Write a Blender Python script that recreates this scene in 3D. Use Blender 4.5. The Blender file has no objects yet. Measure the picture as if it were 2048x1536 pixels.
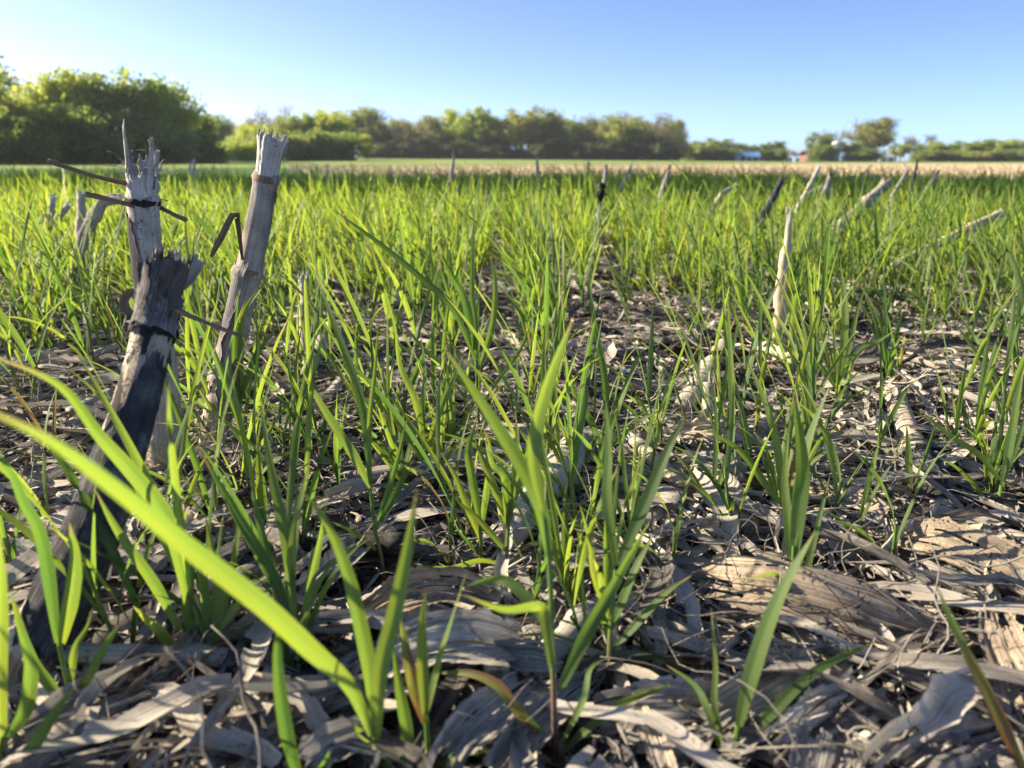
import bpy, math, random
import numpy as np
from math import radians as R, sin, cos, tan, pi

# ------------------------------------------------------------------ camera, world, sun, exposure
sc = bpy.context.scene
C = sc.collection
H = 0.30                      # camera height (m)
PITCH = 16.2
FPX = 1535.0                  # focal length in pixels of the 2048 wide frame
cd = bpy.data.cameras.new('camera'); cam = bpy.data.objects.new('camera', cd); C.objects.link(cam)
cam.location = (0, 0, H); cam.rotation_euler = (R(90 - PITCH), 0, 0)
cd.sensor_width = 36; cd.lens = FPX / 2048 * 36
cd.clip_start = 0.01; cd.clip_end = 3000
cd.dof.use_dof = True; cd.dof.focus_distance = 0.72; cd.dof.aperture_fstop = 8.0; cd.dof.aperture_blades = 0
sc.camera = cam
SUN_EL, SUN_AZ = 26, 74   # azimuth: degrees to the left of the view direction
w = bpy.data.worlds.new('World'); sc.world = w; w.use_nodes = True
nt = w.node_tree; bg = nt.nodes['Background']
sky = nt.nodes.new('ShaderNodeTexSky'); sky.sky_type = 'NISHITA'; sky.sun_disc = False
sky.sun_elevation = R(SUN_EL); sky.sun_rotation = R(-SUN_AZ)
sky.altitude = 200; sky.air_density = 0.36; sky.dust_density = 0.75; sky.ozone_density = 4.0
wb = nt.nodes.new('ShaderNodeMix'); wb.data_type = 'RGBA'; wb.blend_type = 'MULTIPLY'; wb.inputs[0].default_value = 1; wb.inputs[7].default_value = (1.03, .958, .93, 1)
nt.links.new(sky.outputs[0], wb.inputs[6]); nt.links.new(wb.outputs[2], bg.inputs[0]); bg.inputs[1].default_value = 0.092
sd = bpy.data.lights.new('sun', 'SUN'); sun = bpy.data.objects.new('sun', sd); C.objects.link(sun)
sd.energy = 4.0; sd.angle = R(0.5); sd.color = (1.0, 0.84, 0.62)
sun.rotation_euler = (R(90 - SUN_EL), 0, R(180 - (180 - SUN_AZ)) + pi)
SDIR = np.array([-sin(R(SUN_AZ)) * cos(R(SUN_EL)), cos(R(SUN_AZ)) * cos(R(SUN_EL)), sin(R(SUN_EL))])
from mathutils import Vector
sun.rotation_euler = Vector(SDIR).to_track_quat('Z', 'Y').to_euler()
sc.view_settings.view_transform = 'Standard'; sc.view_settings.look = 'None'
sc.view_settings.exposure = 1.88; sc.view_settings.gamma = 1.0
sc.render.engine = 'CYCLES'
cy = sc.cycles
cy.max_bounces = 7; cy.diffuse_bounces = 4; cy.glossy_bounces = 2; cy.transmission_bounces = 4; cy.transparent_max_bounces = 4
cy.use_denoising = True
cy.caustics_reflective = False; cy.caustics_refractive = False
rng = np.random.default_rng(7); random.seed(7)

# ------------------------------------------------------------------ helpers
cp, sp = cos(R(PITCH)), sin(R(PITCH))
def pt(px, py, D):
    d = np.array([0, cp, -sp]) + (px - 1024) / FPX * np.array([1., 0, 0]) - (py - 768) / FPX * np.array([0, sp, cp])
    return np.array([0, 0, H]) + d * (D / d[1])
def gp(px, py, z=0.0):
    d = np.array([0, cp, -sp]) + (px - 1024) / FPX * np.array([1., 0, 0]) - (py - 768) / FPX * np.array([0, sp, cp])
    return np.array([0, 0, H]) + d * ((z - H) / d[2])
def unit(v):
    v = np.asarray(v, float); return v / (np.linalg.norm(v, axis=-1, keepdims=True) + 1e-12)
def spline(p, n):
    p = np.asarray(p, float)
    if len(p) == 2: return p[0] + (p[1] - p[0]) * np.linspace(0, 1, n)[:, None]
    L = np.r_[0, np.cumsum(np.linalg.norm(np.diff(p, axis=0), axis=1))]
    q = np.vstack([2 * p[0] - p[1], p, 2 * p[-1] - p[-2]])
    out = []
    for s in np.linspace(0, L[-1] * 0.99999, n):
        i = int(np.searchsorted(L, s, 'right')) - 1; i = min(i, len(p) - 2)
        t = (s - L[i]) / (L[i + 1] - L[i])
        a, b, c, d = q[i], q[i + 1], q[i + 2], q[i + 3]
        out.append(.5 * (2 * b + (c - a) * t + (2 * a - 5 * b + 4 * c - d) * t * t + (3 * b - a - 3 * c + d) * t ** 3))
    return np.array(out)
def frames(P, ref=(0, 0, 1), twist=None):
    T = unit(np.gradient(P, axis=0)); ref = np.broadcast_to(np.asarray(ref, float), P.shape)
    S = unit(np.cross(T, ref)); U = np.cross(S, T)
    if twist is not None:
        c, s = np.cos(twist)[:, None], np.sin(twist)[:, None]
        S, U = S * c + U * s, U * c - S * s
    return T, S, U
def grid(n, m):
    i = np.arange(n - 1)[:, None] * m; j = np.arange(m - 1)[None]
    a = i + j
    return np.stack([a, a + 1, a + m + 1, a + m], -1).reshape(-1, 4)
def geo(V, F, UV, a=0.5):
    return dict(V=V, F=F, UV=UV, A=np.full(len(V), float(a)))
def ribbon(P, W, S, U, m=4, curl=0.0, fold=0.0, a=0.5, off=0.0, ruffle=0.0, wave=None):
    n = len(P); u = np.linspace(-1, 1, m + 1)[None]; W = np.broadcast_to(W, n)[:, None]
    c = np.broadcast_to(curl, n)[:, None]; cs = np.where(np.abs(c) < 1e-3, 1e-3, c)
    x = W * np.sin(u * cs) / cs; z = W * (1 - np.cos(u * cs)) / cs + W * np.abs(u) * fold
    if wave is not None: z = z + wave(n, m + 1)
    if ruffle: z = z + ruffle * rng.normal(size=(n, m + 1)) * W
    V = P[:, None] + S[:, None] * x[..., None] + U[:, None] * (z[..., None] + off)
    L = np.r_[0, np.cumsum(np.linalg.norm(np.diff(P, axis=0), axis=1))]
    UV = np.stack([np.broadcast_to((u + 1) / 2, x.shape), np.broadcast_to(L[:, None] * 12 + a * 7.3, x.shape)], -1)
    return geo(V.reshape(-1, 3), grid(n, m + 1), UV.reshape(-1, 2), a)
def tube(P, ra, rb=None, ref=(0, 0, 1), k=10, a=0.5, arc=(0, 2 * pi), cap=True, rough=0.0, twist=None):
    n = len(P); ra = np.broadcast_to(ra, n).astype(float); rb = ra if rb is None else np.broadcast_to(rb, n).astype(float)
    T, S, U = frames(P, ref, twist)
    if cap:
        P = np.vstack([P[:1], P, P[-1:]]); S = np.vstack([S[:1], S, S[-1:]]); U = np.vstack([U[:1], U, U[-1:]])
        ra = np.r_[ra[0] * .02, ra, ra[-1] * .02]; rb = np.r_[rb[0] * .02, rb, rb[-1] * .02]; n += 2
    th = np.linspace(arc[0], arc[1], k + 1)[None]
    q = 1 + (rough * rng.normal(size=(n, k + 1)) if rough else 0)
    if rough and abs(arc[1] - arc[0] - 2 * pi) < 1e-6: q[:, -1] = q[:, 0]
    V = P[:, None] + S[:, None] * (np.cos(th) * ra[:, None] * q)[..., None] + U[:, None] * (np.sin(th) * rb[:, None] * q)[..., None]
    L = np.r_[0, np.cumsum(np.linalg.norm(np.diff(P, axis=0), axis=1))]
    UV = np.stack([np.broadcast_to(th / (2 * pi), (n, k + 1)), np.broadcast_to(L[:, None] * 12 + a * 5.1, (n, k + 1))], -1)
    return geo(V.reshape(-1, 3), grid(n, k + 1), UV.reshape(-1, 2), a)
def shell(P, ra, rb, a0, a1, k=18, a=0.5, jag=.002, rough=.015, ref=(0, 1, 0), wav=.12):
    """open torn sheath round a stalk: the arc from a0 to a1 varies along it, ends and edges are ragged"""
    n = len(P); T, S, U = frames(P, ref); t = np.linspace(0, 1, n)
    A0 = np.interp(t, np.linspace(0, 1, len(a0)), a0) + wav * (np.sin(t * 11 + a0[0]) * .6 + np.sin(t * 29 + a1[0]) * .35 + .25 * rng.normal(size=n))
    A1 = np.interp(t, np.linspace(0, 1, len(a1)), a1) + wav * (np.sin(t * 9 + a1[0]) * .6 + np.sin(t * 33 + a0[0]) * .35 + .25 * rng.normal(size=n))
    th = A0[:, None] + (A1 - A0)[:, None] * np.linspace(0, 1, k + 1)[None]; q = 1 + rough * rng.normal(size=(n, k + 1))
    q[:, 0] += .07; q[:, -1] += .07
    V = P[:, None] + S[:, None] * (np.cos(th) * np.asarray(ra)[:, None] * q)[..., None] + U[:, None] * (np.sin(th) * np.asarray(rb)[:, None] * q)[..., None]
    for e in (0, -1):
        j = (rng.normal(size=k + 1) * .6 + np.sin(np.linspace(0, 9, k + 1) + a1[0] * 3)) * jag; V[e] += T[e] * j[:, None]
        if n > 5: V[1 if e == 0 else -2] += T[e] * (j * .6)[:, None]
    L = np.r_[0, np.cumsum(np.linalg.norm(np.diff(P, axis=0), axis=1))]
    UV = np.stack([th / (2 * pi), np.broadcast_to(L[:, None] * 12, (n, k + 1))], -1)
    return geo(V.reshape(-1, 3), grid(n, k + 1), UV.reshape(-1, 2), a)
def join(gs):
    o = 0; F = []
    for g in gs: F.append(g['F'] + o); o += len(g['V'])
    return dict(V=np.vstack([g['V'] for g in gs]), F=np.vstack(F), UV=np.vstack([g['UV'] for g in gs]), A=np.concatenate([g['A'] for g in gs]))
def xf(g, M, loc, a=None):
    return dict(V=g['V'] @ np.asarray(M).T + loc, F=g['F'], UV=g['UV'], A=g['A'] if a is None else np.full(len(g['V']), a))
def many(g, Ms, locs, da):
    """n transformed copies of one piece, as arrays"""
    n = len(locs); nv = len(g['V'])
    V = np.einsum('nij,vj->nvi', Ms, g['V']) + locs[:, None]
    F = g['F'][None] + (np.arange(n) * nv)[:, None, None]
    return dict(V=V.reshape(-1, 3), F=F.reshape(-1, 4), UV=np.tile(g['UV'], (n, 1)), A=((g['A'][None] + da[:, None]) % 1.0).ravel())
def rotz(a):
    a = np.atleast_1d(a); c, s, z = np.cos(a), np.sin(a), np.zeros_like(a)
    return np.stack([np.stack([c, -s, z], -1), np.stack([s, c, z], -1), np.stack([z, z, z + 1], -1)], 1)
def rotx(a):
    a = np.atleast_1d(a); c, s, z = np.cos(a), np.sin(a), np.zeros_like(a)
    return np.stack([np.stack([z + 1, z, z], -1), np.stack([z, c, -s], -1), np.stack([z, s, c], -1)], 1)
def roty(a):
    a = np.atleast_1d(a); c, s, z = np.cos(a), np.sin(a), np.zeros_like(a)
    return np.stack([np.stack([c, z, s], -1), np.stack([z, z + 1, z], -1), np.stack([-s, z, c], -1)], 1)
def mesh(name, g, mat):
    V, F = g['V'], g['F']; me = bpy.data.meshes.new(name)
    me.vertices.add(len(V)); me.vertices.foreach_set('co', V.astype(np.float32).ravel())
    me.loops.add(F.size); me.loops.foreach_set('vertex_index', F.astype(np.int32).ravel())
    me.polygons.add(len(F)); me.polygons.foreach_set('loop_start', (np.arange(len(F)) * 4).astype(np.int32))
    me.polygons.foreach_set('loop_total', np.full(len(F), 4, np.int32))
    me.polygons.foreach_set('use_smooth', np.ones(len(F), bool))
    uv = me.uv_layers.new(name='uv'); uv.data.foreach_set('uv', g['UV'][F.ravel()].astype(np.float32).ravel())
    at = me.attributes.new('var', 'FLOAT', 'POINT'); at.data.foreach_set('value', g['A'].astype(np.float32))
    me.update(calc_edges=True); me.materials.append(mat)
    return me
def obj(name, g, mat, parent=None, loc=None):
    if loc is None: loc = np.zeros(3)
    g2 = dict(g); g2['V'] = g['V'] - loc
    o = bpy.data.objects.new(name, mesh(name, g2, mat)); C.objects.link(o)
    if parent is not None:
        o.parent = parent; o.location = Vector(loc) - (parent.matrix_basis.translation if parent.type == 'EMPTY' or parent.get('label') else Vector((0, 0, 0)))
    else: o.location = loc
    return o
def tag(o, label=None, cat=None, group=None, kind=None):
    if label: o['label'] = label
    if cat: o['category'] = cat
    if group: o['group'] = group
    if kind: o['kind'] = kind
    return o
def thing(name, label, cat, loc, group=None):
    o = bpy.data.objects.new(name, None); C.objects.link(o); o.location = loc; o.empty_display_size = .02
    return tag(o, label, cat, group)

# ------------------------------------------------------------------ materials
def newmat(name):
    m = bpy.data.materials.new(name); m.use_nodes = True; t = m.node_tree; t.nodes.clear()
    out = t.nodes.new('ShaderNodeOutputMaterial'); return m, t, out
class N:
    def __init__(s, t): s.t = t
    def n(s, typ, **k):
        x = s.t.nodes.new('ShaderNode' + typ)
        for a, b in k.items(): setattr(x, a, b)
        return x
    def l(s, a, b): s.t.links.new(a, b)
    def math(s, op, a, b=None, c=None, clamp=False):
        x = s.n('Math', operation=op, use_clamp=clamp)
        for i, v in enumerate((a, b, c)):
            if v is None: continue
            if isinstance(v, (int, float)): x.inputs[i].default_value = v
            else: s.l(v, x.inputs[i])
        return x.outputs[0]
    def mix(s, f, a, b, typ='MIX'):
        x = s.n('Mix', data_type='RGBA', blend_type=typ)
        for i, v in ((0, f), (6, a), (7, b)):
            if isinstance(v, (int, float)): x.inputs[i].default_value = v
            elif isinstance(v, tuple): x.inputs[i].default_value = (*v, 1)
            else: s.l(v, x.inputs[i])
        return x.outputs[2]
    def ramp(s, f, stops, interp='LINEAR'):
        x = s.n('ValToRGB'); cr = x.color_ramp; cr.interpolation = interp
        while len(cr.elements) < len(stops): cr.elements.new(0.5)
        for e, (p, c) in zip(cr.elements, stops):
            e.position = p; e.color = (*c, 1) if isinstance(c, tuple) else (c, c, c, 1)
        s.l(f, x.inputs[0]); return x.outputs[0]
    def noise(s, vec, scale, detail=3, rough=.55):
        x = s.n('TexNoise'); x.inputs['Scale'].default_value = scale; x.inputs['Detail'].default_value = detail; x.inputs['Roughness'].default_value = rough
        if vec is not None: s.l(vec, x.inputs['Vector'])
        return x.outputs['Fac']
    def vec(s, v, sc_):
        x = s.n('Mapping'); s.l(v, x.inputs[0]); x.inputs['Scale'].default_value = sc_; return x.outputs[0]
    def var(s):
        a = s.n('Attribute', attribute_name='var'); o = s.n('ObjectInfo')
        return s.math('FRACT', s.math('ADD', a.outputs['Fac'], s.math('MULTIPLY', o.outputs['Random'], 0.9)))
def leaf_mat(name, refl, trans, tw=0.5, dry=0.95, rough=0.45, veins=True):
    m, t, out = newmat(name); n = N(t); v = n.var()
    uv = n.n('UVMap', uv_map='uv').outputs[0]
    lo = tuple(c * .55 for c in refl); hi = (refl[0] * 1.45, refl[1] * 1.25, refl[2] * 1.1)
    col = n.ramp(v, [(0, lo), (.5, refl), (.9, hi)]); tcol = n.ramp(v, [(0, (trans[0] * .5, trans[1] * .68, trans[2] * .9)), (.5, trans), (.9, (trans[0] * 1.25, trans[1] * 1.1, trans[2]))])
    if dry < 1:
        d = n.ramp(v, [(dry, 0.0), (min(dry + .02, 1), 1.0)])
        cz = n.n('CombineXYZ'); n.l(n.math('MULTIPLY', v, 13.0), cz.inputs[2]); va = n.n('VectorMath', operation='ADD'); n.l(uv, va.inputs[0]); n.l(cz.outputs[0], va.inputs[1]); uv2 = va.outputs[0]
        nz = n.ramp(n.noise(n.vec(uv2, (1, .8, 1)), 1.3), [(.45, 0.0), (.6, 1.0)])
        dd = n.mix(1.0, d, nz, 'MULTIPLY')
        col = n.mix(dd, col, (.32, .17, .08)); tcol = n.mix(dd, tcol, (.3, .16, .07))
    if veins:
        hu = n.ramp(n.noise(n.vec(uv2, (1.5, .9, 1)), 1.6, 4, .6), [(.32, 0.0), (.68, 1.0)])
        col = n.mix(hu, n.mix(1.0, col, (.82, .98, 1.25), 'MULTIPLY'), n.mix(1.0, col, (1.25, 1.04, .8), 'MULTIPLY')); tcol = n.mix(hu, n.mix(1.0, tcol, (.75, .92, 1.1), 'MULTIPLY'), n.mix(1.0, tcol, (1.18, 1.04, .8), 'MULTIPLY'))
    pr = n.n('BsdfPrincipled'); pr.inputs['Roughness'].default_value = rough; pr.inputs['Specular IOR Level'].default_value = .22
    if veins:
        wv = n.n('TexWave', wave_type='BANDS', bands_direction='X'); n.l(n.vec(uv, (1, .01, 1)), wv.inputs['Vector']); wv.inputs['Scale'].default_value = 3.6; wv.inputs['Distortion'].default_value = .5
        s_ = n.ramp(n.math('ADD', wv.outputs['Fac'], n.math('SUBTRACT', n.noise(n.vec(uv, (9, .35, 1)), 2.0, 3), .5)), [(0, .50), (1, 1.14)])
        sep = n.n('SeparateXYZ'); n.l(uv, sep.inputs[0])
        tip = n.math('MULTIPLY', n.ramp(sep.outputs[1], [(.0, 0.0), (1.0, 1.0)]), n.ramp(n.noise(n.vec(uv2, (.3, .3, 1)), 2.0, 2), [(.35, 0.0), (.6, 1.0)]))
        tipm = n.math('MULTIPLY', n.ramp(n.math('SUBTRACT', sep.outputs[1], .32), [(.88, 0.0), (1.0, 1.0)]), tip)
        col = n.mix(tipm, col, (.42, .36, .14)); tcol = n.mix(tipm, tcol, (.45, .38, .12))
        mid = n.ramp(n.math('ABSOLUTE', n.math('SUBTRACT', sep.outputs[0], .5)), [(.015, 1.0), (.05, 0.0)])
        col = n.mix(1.0, col, s_, 'MULTIPLY'); tcol = n.mix(1.0, tcol, s_, 'MULTIPLY')
        col = n.mix(n.math('MULTIPLY', mid, .45), col, (.24, .36, .13))
        b = n.n('Bump'); b.inputs['Strength'].default_value = .25; b.inputs['Distance'].default_value = .0004; n.l(wv.outputs['Fac'], b.inputs['Height']); n.l(b.outputs[0], pr.inputs['Normal'])
    n.l(col, pr.inputs['Base Color'])
    tr = n.n('BsdfTranslucent'); n.l(tcol, tr.inputs[0])
    mx = n.n('MixShader'); mx.inputs[0].default_value = tw
    n.l(pr.outputs[0], mx.inputs[1]); n.l(tr.outputs[0], mx.inputs[2]); n.l(mx.outputs[0], out.inputs[0])
    return m
def fiber_mat(name, stops, su=16, sv=.35, speck=.0, speckcol=(.02, .018, .016), bump=.6, thin=0.0, patch=None, streak=(.5, 1.15), rough=.85, usevar=True, bd=.0012):
    """dead plant tissue: parallel fibres along v, mildew specks, blotches"""
    m, t, out = newmat(name); n = N(t); v = n.var()
    uv = n.n('UVMap', uv_map='uv').outputs[0]
    cb = n.n('CombineXYZ'); n.l(n.math('MULTIPLY', v, 9.7), cb.inputs[2])
    va = n.n('VectorMath', operation='ADD'); n.l(uv, va.inputs[0]); n.l(cb.outputs[0], va.inputs[1]); uvo = va.outputs[0]
    fine = n.noise(n.vec(uvo, (su, sv, 1)), 3.0, 4, .65)
    blot = n.noise(n.vec(uvo, (1.6, 1.6, 1)), 2.2, 5, .7)
    f = n.math('ADD', v if usevar else .5, n.math('MULTIPLY', n.math('SUBTRACT', blot, .5), .9 if usevar else 1.9), clamp=True)
    col = n.ramp(f, stops)
    col = n.mix(1.0, col, n.ramp(fine, [(.28, streak[0]), (.66, streak[1])]), 'MULTIPLY')
    if patch:
        pc, lo, hi, psu, psv = patch
        pz = n.noise(n.vec(uvo, (psu, psv, 1)), 1.4, 3, .6)
        col = n.mix(n.ramp(pz, [(lo, 0.0), (hi, 1.0)]), col, pc)
    if speck:
        oc = n.n('TexCoord').outputs['Object']
        vo = n.noise(oc, 420, 3, .7); big = n.noise(oc, 60, 2, .5)
        sm = n.math('MULTIPLY', n.ramp(vo, [(.55, 0.0), (.62, 1.0)]), n.ramp(big, [(.42, 0.0), (.6, speck)]))
        col = n.mix(sm, col, speckcol)
    pr = n.n('BsdfPrincipled'); pr.inputs['Roughness'].default_value = rough; pr.inputs['Specular IOR Level'].default_value = .18
    n.l(col, pr.inputs['Base Color'])
    b = n.n('Bump'); b.inputs['Strength'].default_value = bump; b.inputs['Distance'].default_value = bd
    wv = n.n('TexWave', wave_type='BANDS', bands_direction='X'); n.l(n.vec(uvo, (1, .02, 1)), wv.inputs['Vector']); wv.inputs['Scale'].default_value = su * .42; wv.inputs['Distortion'].default_value = 1.2; wv.inputs['Detail'].default_value = 1
    n.l(n.math('ADD', fine, n.math('MULTIPLY', wv.outputs['Fac'], .12)), b.inputs['Height']); n.l(b.outputs[0], pr.inputs['Normal'])
    if thin:
        tr = n.n('BsdfTranslucent'); n.l(col, tr.inputs[0]); mx = n.n('MixShader'); mx.inputs[0].default_value = thin
        n.l(pr.outputs[0], mx.inputs[1]); n.l(tr.outputs[0], mx.inputs[2]); n.l(mx.outputs[0], out.inputs[0])
    else: n.l(pr.outputs[0], out.inputs[0])
    return m
RES = [(0, (.045, .042, .039)), (.15, (.14, .13, .12)), (.35, (.32, .30, .27)), (.6, (.46, .435, .38)), (.8, (.55, .49, .39)), (1, (.62, .59, .53))]
M_LEAF = leaf_mat('rye_leaf', (.15, .24, .085), (.36, .53, .055), .48, dry=.955)
M_LEAF_FAR = leaf_mat('rye_leaf_far', (.155, .245, .065), (.40, .55, .05), .48, dry=.96, veins=False)
def stem_mat():
    m, t, out = newmat('rye_stem'); n = N(t); uv = n.n('UVMap', uv_map='uv').outputs[0]; s = n.n('SeparateXYZ'); n.l(uv, s.inputs[0])
    col = n.ramp(n.math('FRACT', n.math('MULTIPLY', s.outputs[1], .999)), [(0, (.10, .035, .04)), (.3, (.28, .18, .12)), (.55, (.17, .26, .07)), (1, (.13, .26, .05))])
    fi = n.noise(n.vec(uv, (14, .5, 1)), 3); col = n.mix(1.0, col, n.ramp(fi, [(.3, .75), (.7, 1.1)]), 'MULTIPLY')
    p = n.n('BsdfPrincipled'); n.l(col, p.inputs[0]); p.inputs['Roughness'].default_value = .4
    tr = n.n('BsdfTranslucent'); n.l(col, tr.inputs[0]); mx = n.n('MixShader'); mx.inputs[0].default_value = .25
    n.l(p.outputs[0], mx.inputs[1]); n.l(tr.outputs[0], mx.inputs[2]); n.l(mx.outputs[0], out.inputs[0]); return m
M_STEM = stem_mat()
M_RES = fiber_mat('dead_corn_leaf', RES, su=9, sv=.3, speck=.5, thin=.14, bump=.7, streak=(.55, 1.1))
M_STK = fiber_mat('dead_corn_stalk', RES, su=26, sv=.25, speck=.7, bump=.6)
M_HUSKB = fiber_mat('brown_mottled_husk', [(0, (.17, .135, .10)), (.5, (.36, .30, .225)), (1, (.54, .455, .345))], su=13, sv=.10, speck=1.0, bump=1.0, streak=(.38, 1.2), usevar=False, thin=.05)
M_HUSKW = fiber_mat('bleached_husk', [(0, (.24, .225, .205)), (.5, (.46, .435, .395)), (1, (.66, .63, .57))], su=12, sv=.10, speck=.3, bump=1.0, streak=(.45, 1.15), usevar=False, thin=.15)
M_HUSKG = fiber_mat('grey_ribbed_husk', [(0, (.14, .135, .128)), (.5, (.36, .345, .315)), (1, (.56, .525, .455))], streak=(.32, 1.25), su=14, sv=.08, speck=.4, bump=1.0, usevar=False, thin=.05)
M_PALE = fiber_mat('pale_stalk', [(0, (.33, .28, .21)), (.5, (.48, .42, .32)), (1, (.58, .52, .42))], su=22, sv=.2, speck=.5, bump=.4, usevar=False)
M_CHAR = fiber_mat('charcoal_sheath', [(0, (.018, .018, .019)), (.5, (.048, .049, .053)), (1, (.15, .15, .152))], su=34, sv=.1, speck=0, bump=1.3, usevar=False, streak=(.35, 2.2), patch=((.34, .31, .26), .62, .74, 9, .35), bd=.002)
M_MOTT = fiber_mat('mottled_stalk', [(0, (.26, .22, .17)), (.5, (.44, .37, .28)), (1, (.54, .48, .39))], su=24, sv=.25, speck=1.0, bump=.6, usevar=False, patch=((.03, .027, .025), .50, .56, 6, 2.2))
M_GREYD = fiber_mat('dark_grey_sheath', [(0, (.09, .088, .086)), (.5, (.17, .165, .16)), (1, (.30, .29, .275))], su=34, sv=.12, speck=.3, bump=1.2, usevar=False, streak=(.4, 1.6), bd=.002)
M_GOLD = fiber_mat('golden_stubble', [(0, (.42, .34, .22)), (.5, (.60, .49, .34)), (1, (.72, .62, .46))], su=22, sv=.2, speck=.2, bump=.4, usevar=False)
M_ASH = fiber_mat('ashen_stalk', [(0, (.27, .245, .21)), (.5, (.47, .435, .37)), (1, (.62, .57, .48))], su=24, sv=.2, speck=.7, bump=.5, usevar=False, patch=((.09, .085, .08), .64, .76, 5, 1.2))
M_BRST = fiber_mat('brown_grey_stalk', [(0, (.22, .195, .17)), (.5, (.42, .375, .32)), (1, (.60, .54, .46))], su=30, sv=.12, speck=.4, bump=1.1, usevar=False, patch=((.16, .155, .16), .5, .66, 2.4, .5), streak=(.4, 1.35), bd=.0018)
M_SPLIT = fiber_mat('frayed_white_fibre', [(0, (.4, .38, .36)), (.5, (.62, .6, .56)), (1, (.74, .72, .68))], su=18, sv=.3, speck=0, bump=1.0, usevar=False)
M_TWIG = fiber_mat('brown_twig', [(0, (.13, .09, .06)), (.5, (.27, .19, .12)), (1, (.4, .3, .2))], su=10, sv=.4, speck=.3, bump=.6, usevar=False)
M_BLACK = fiber_mat('mould_black', [(0, (.012, .012, .012)), (.6, (.03, .028, .028)), (1, (.11, .10, .09))], su=20, sv=1, bump=1, usevar=False)

# ------------------------------------------------------------------ ground
def gh(x, y):
    """micro relief of the soil near the camera, gentle rise far away"""
    x = np.asarray(x, float); y = np.asarray(y, float)
    near = .008 * np.sin(x * 9.1 + 1.3) * np.sin(y * 7.7 + .4) + .006 * np.sin(x * 21 + y * 13) + .004 * np.sin(y * 31 - x * 17)
    near = near * np.clip(1.2 - y / 8, 0, 1)
    t = np.clip((y - 60) / 110, 0, 1); t = t * t * (3 - 2 * t)
    side = np.clip(.5 - x / 130, 0, 1)
    return near - .004 + t * (.10 + .95 * side)
def ground():
    ys = np.r_[-1.0, np.linspace(-.5, 4, 140), np.geomspace(4.1, 900, 90)]
    xs = np.r_[-900, -400, -200, -120, -70, -40, -20, -10, -6, np.linspace(-4, 4, 170), 6, 10, 20, 40, 70, 120, 200, 400, 900]
    X, Y = np.meshgrid(xs, ys); Z = gh(X, Y)
    V = np.stack([X, Y, Z], -1).reshape(-1, 3)
    g = geo(V, grid(len(ys), len(xs)), np.stack([X, Y], -1).reshape(-1, 2))
    m, t, out = newmat('field_soil'); n = N(t); ps = n.n('NewGeometry').outputs['Position']; s = n.n('SeparateXYZ'); n.l(ps, s.inputs[0])
    soil = n.ramp(n.noise(ps, 40, 6, .7), [(.3, (.04, .03, .024)), (.55, (.10, .078, .06)), (.75, (.19, .155, .12))])
    stub = n.ramp(n.noise(n.vec(ps, (.8, 2.5, 1)), 1.6, 6, .75), [(.3, (.30, .26, .14)), (.5, (.52, .43, .27)), (.7, (.66, .56, .38))])
    grass = n.ramp(n.noise(n.vec(ps, (.05, .25, 1)), 1.2, 4, .6), [(.3, (.13, .22, .05)), (.55, (.22, .29, .08)), (.75, (.32, .32, .13))])
    yj = n.math('ADD', s.outputs[1], n.math('MULTIPLY', n.noise(n.vec(ps, (.15, .15, .15)), 1.0, 3), 6))
    a = n.ramp(n.math('MULTIPLY', yj, .01), [(.10, 0.0), (.125, 1.0)])
    yk = n.math('SUBTRACT', yj, n.math('MULTIPLY', n.math('MINIMUM', s.outputs[0], 40), .9))
    b = n.ramp(n.math('MULTIPLY', yk, .01), [(.44, 0.0), (.62, 1.0)])
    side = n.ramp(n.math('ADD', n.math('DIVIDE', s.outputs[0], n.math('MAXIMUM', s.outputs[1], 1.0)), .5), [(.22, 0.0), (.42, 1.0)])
    stub = n.mix(side, n.mix(1.0, grass, (.33, .5, .5), 'MULTIPLY'), stub)  # left of the strip: grass darkened, the trees' shade put into its colour
    col = n.mix(b, n.mix(a, soil, stub), grass)
    p = n.n('BsdfPrincipled'); n.l(col, p.inputs[0]); p.inputs['Roughness'].default_value = .95; p.inputs['Specular IOR Level'].default_value = .1
    bu = n.n('Bump'); bu.inputs['Strength'].default_value = .8; bu.inputs['Distance'].default_value = .006; n.l(n.noise(ps, 130, 5, .7), bu.inputs['Height']); n.l(bu.outputs[0], p.inputs['Normal'])
    n.l(p.outputs[0], out.inputs[0])
    tag(obj('ground', g, m), kind='structure')
ground()

# ------------------------------------------------------------------ labels that single out
ORD = ['', 'second', 'third', 'fourth', 'fifth', 'sixth', 'seventh', 'eighth', 'ninth', 'tenth', 'eleventh', 'twelfth', 'thirteenth', 'fourteenth', 'fifteenth', 'sixteenth', 'seventeenth', 'eighteenth', 'nineteenth', 'twentieth']
ORD += ['twenty-first', 'twenty-second', 'twenty-third', 'twenty-fourth', 'twenty-fifth'] + ['very distant'] * 60
LM = {}
for k_, (x_, y_) in {'splintered stalk with twigs': (328, 975), 'charred leaning stalk': (60, 1330), 'slender brown stalk': (425, 900),
                     'broad brown husk': (1640, 1190), 'striped fallen stalk': (1840, 930), 'knuckled fallen stalk': (1405, 750), 'pale pointed stalk': (1560, 650),
                     'tan leaning stalk': (1870, 560), 'bleached curved husk': (900, 1300), 'cob-like stalk end': (1080, 980), 'short pale stub': (610, 640),
                     'black-knobbed distant stub': (1195, 470), 'crooked grey stubs': (170, 560), 'mottled tan leaf sheath': (1930, 1110), 'horizontal weathered stalk': (760, 960),
                     'rolled brown leaf': (300, 1370), 'ruffled bleached leaf': (1850, 1440), 'pale husk heap': (1430, 900)}.items():
    LM[k_] = gp(x_, y_)[:2]
LMN = list(LM); LMP = np.array([LM[k] for k in LMN])
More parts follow.
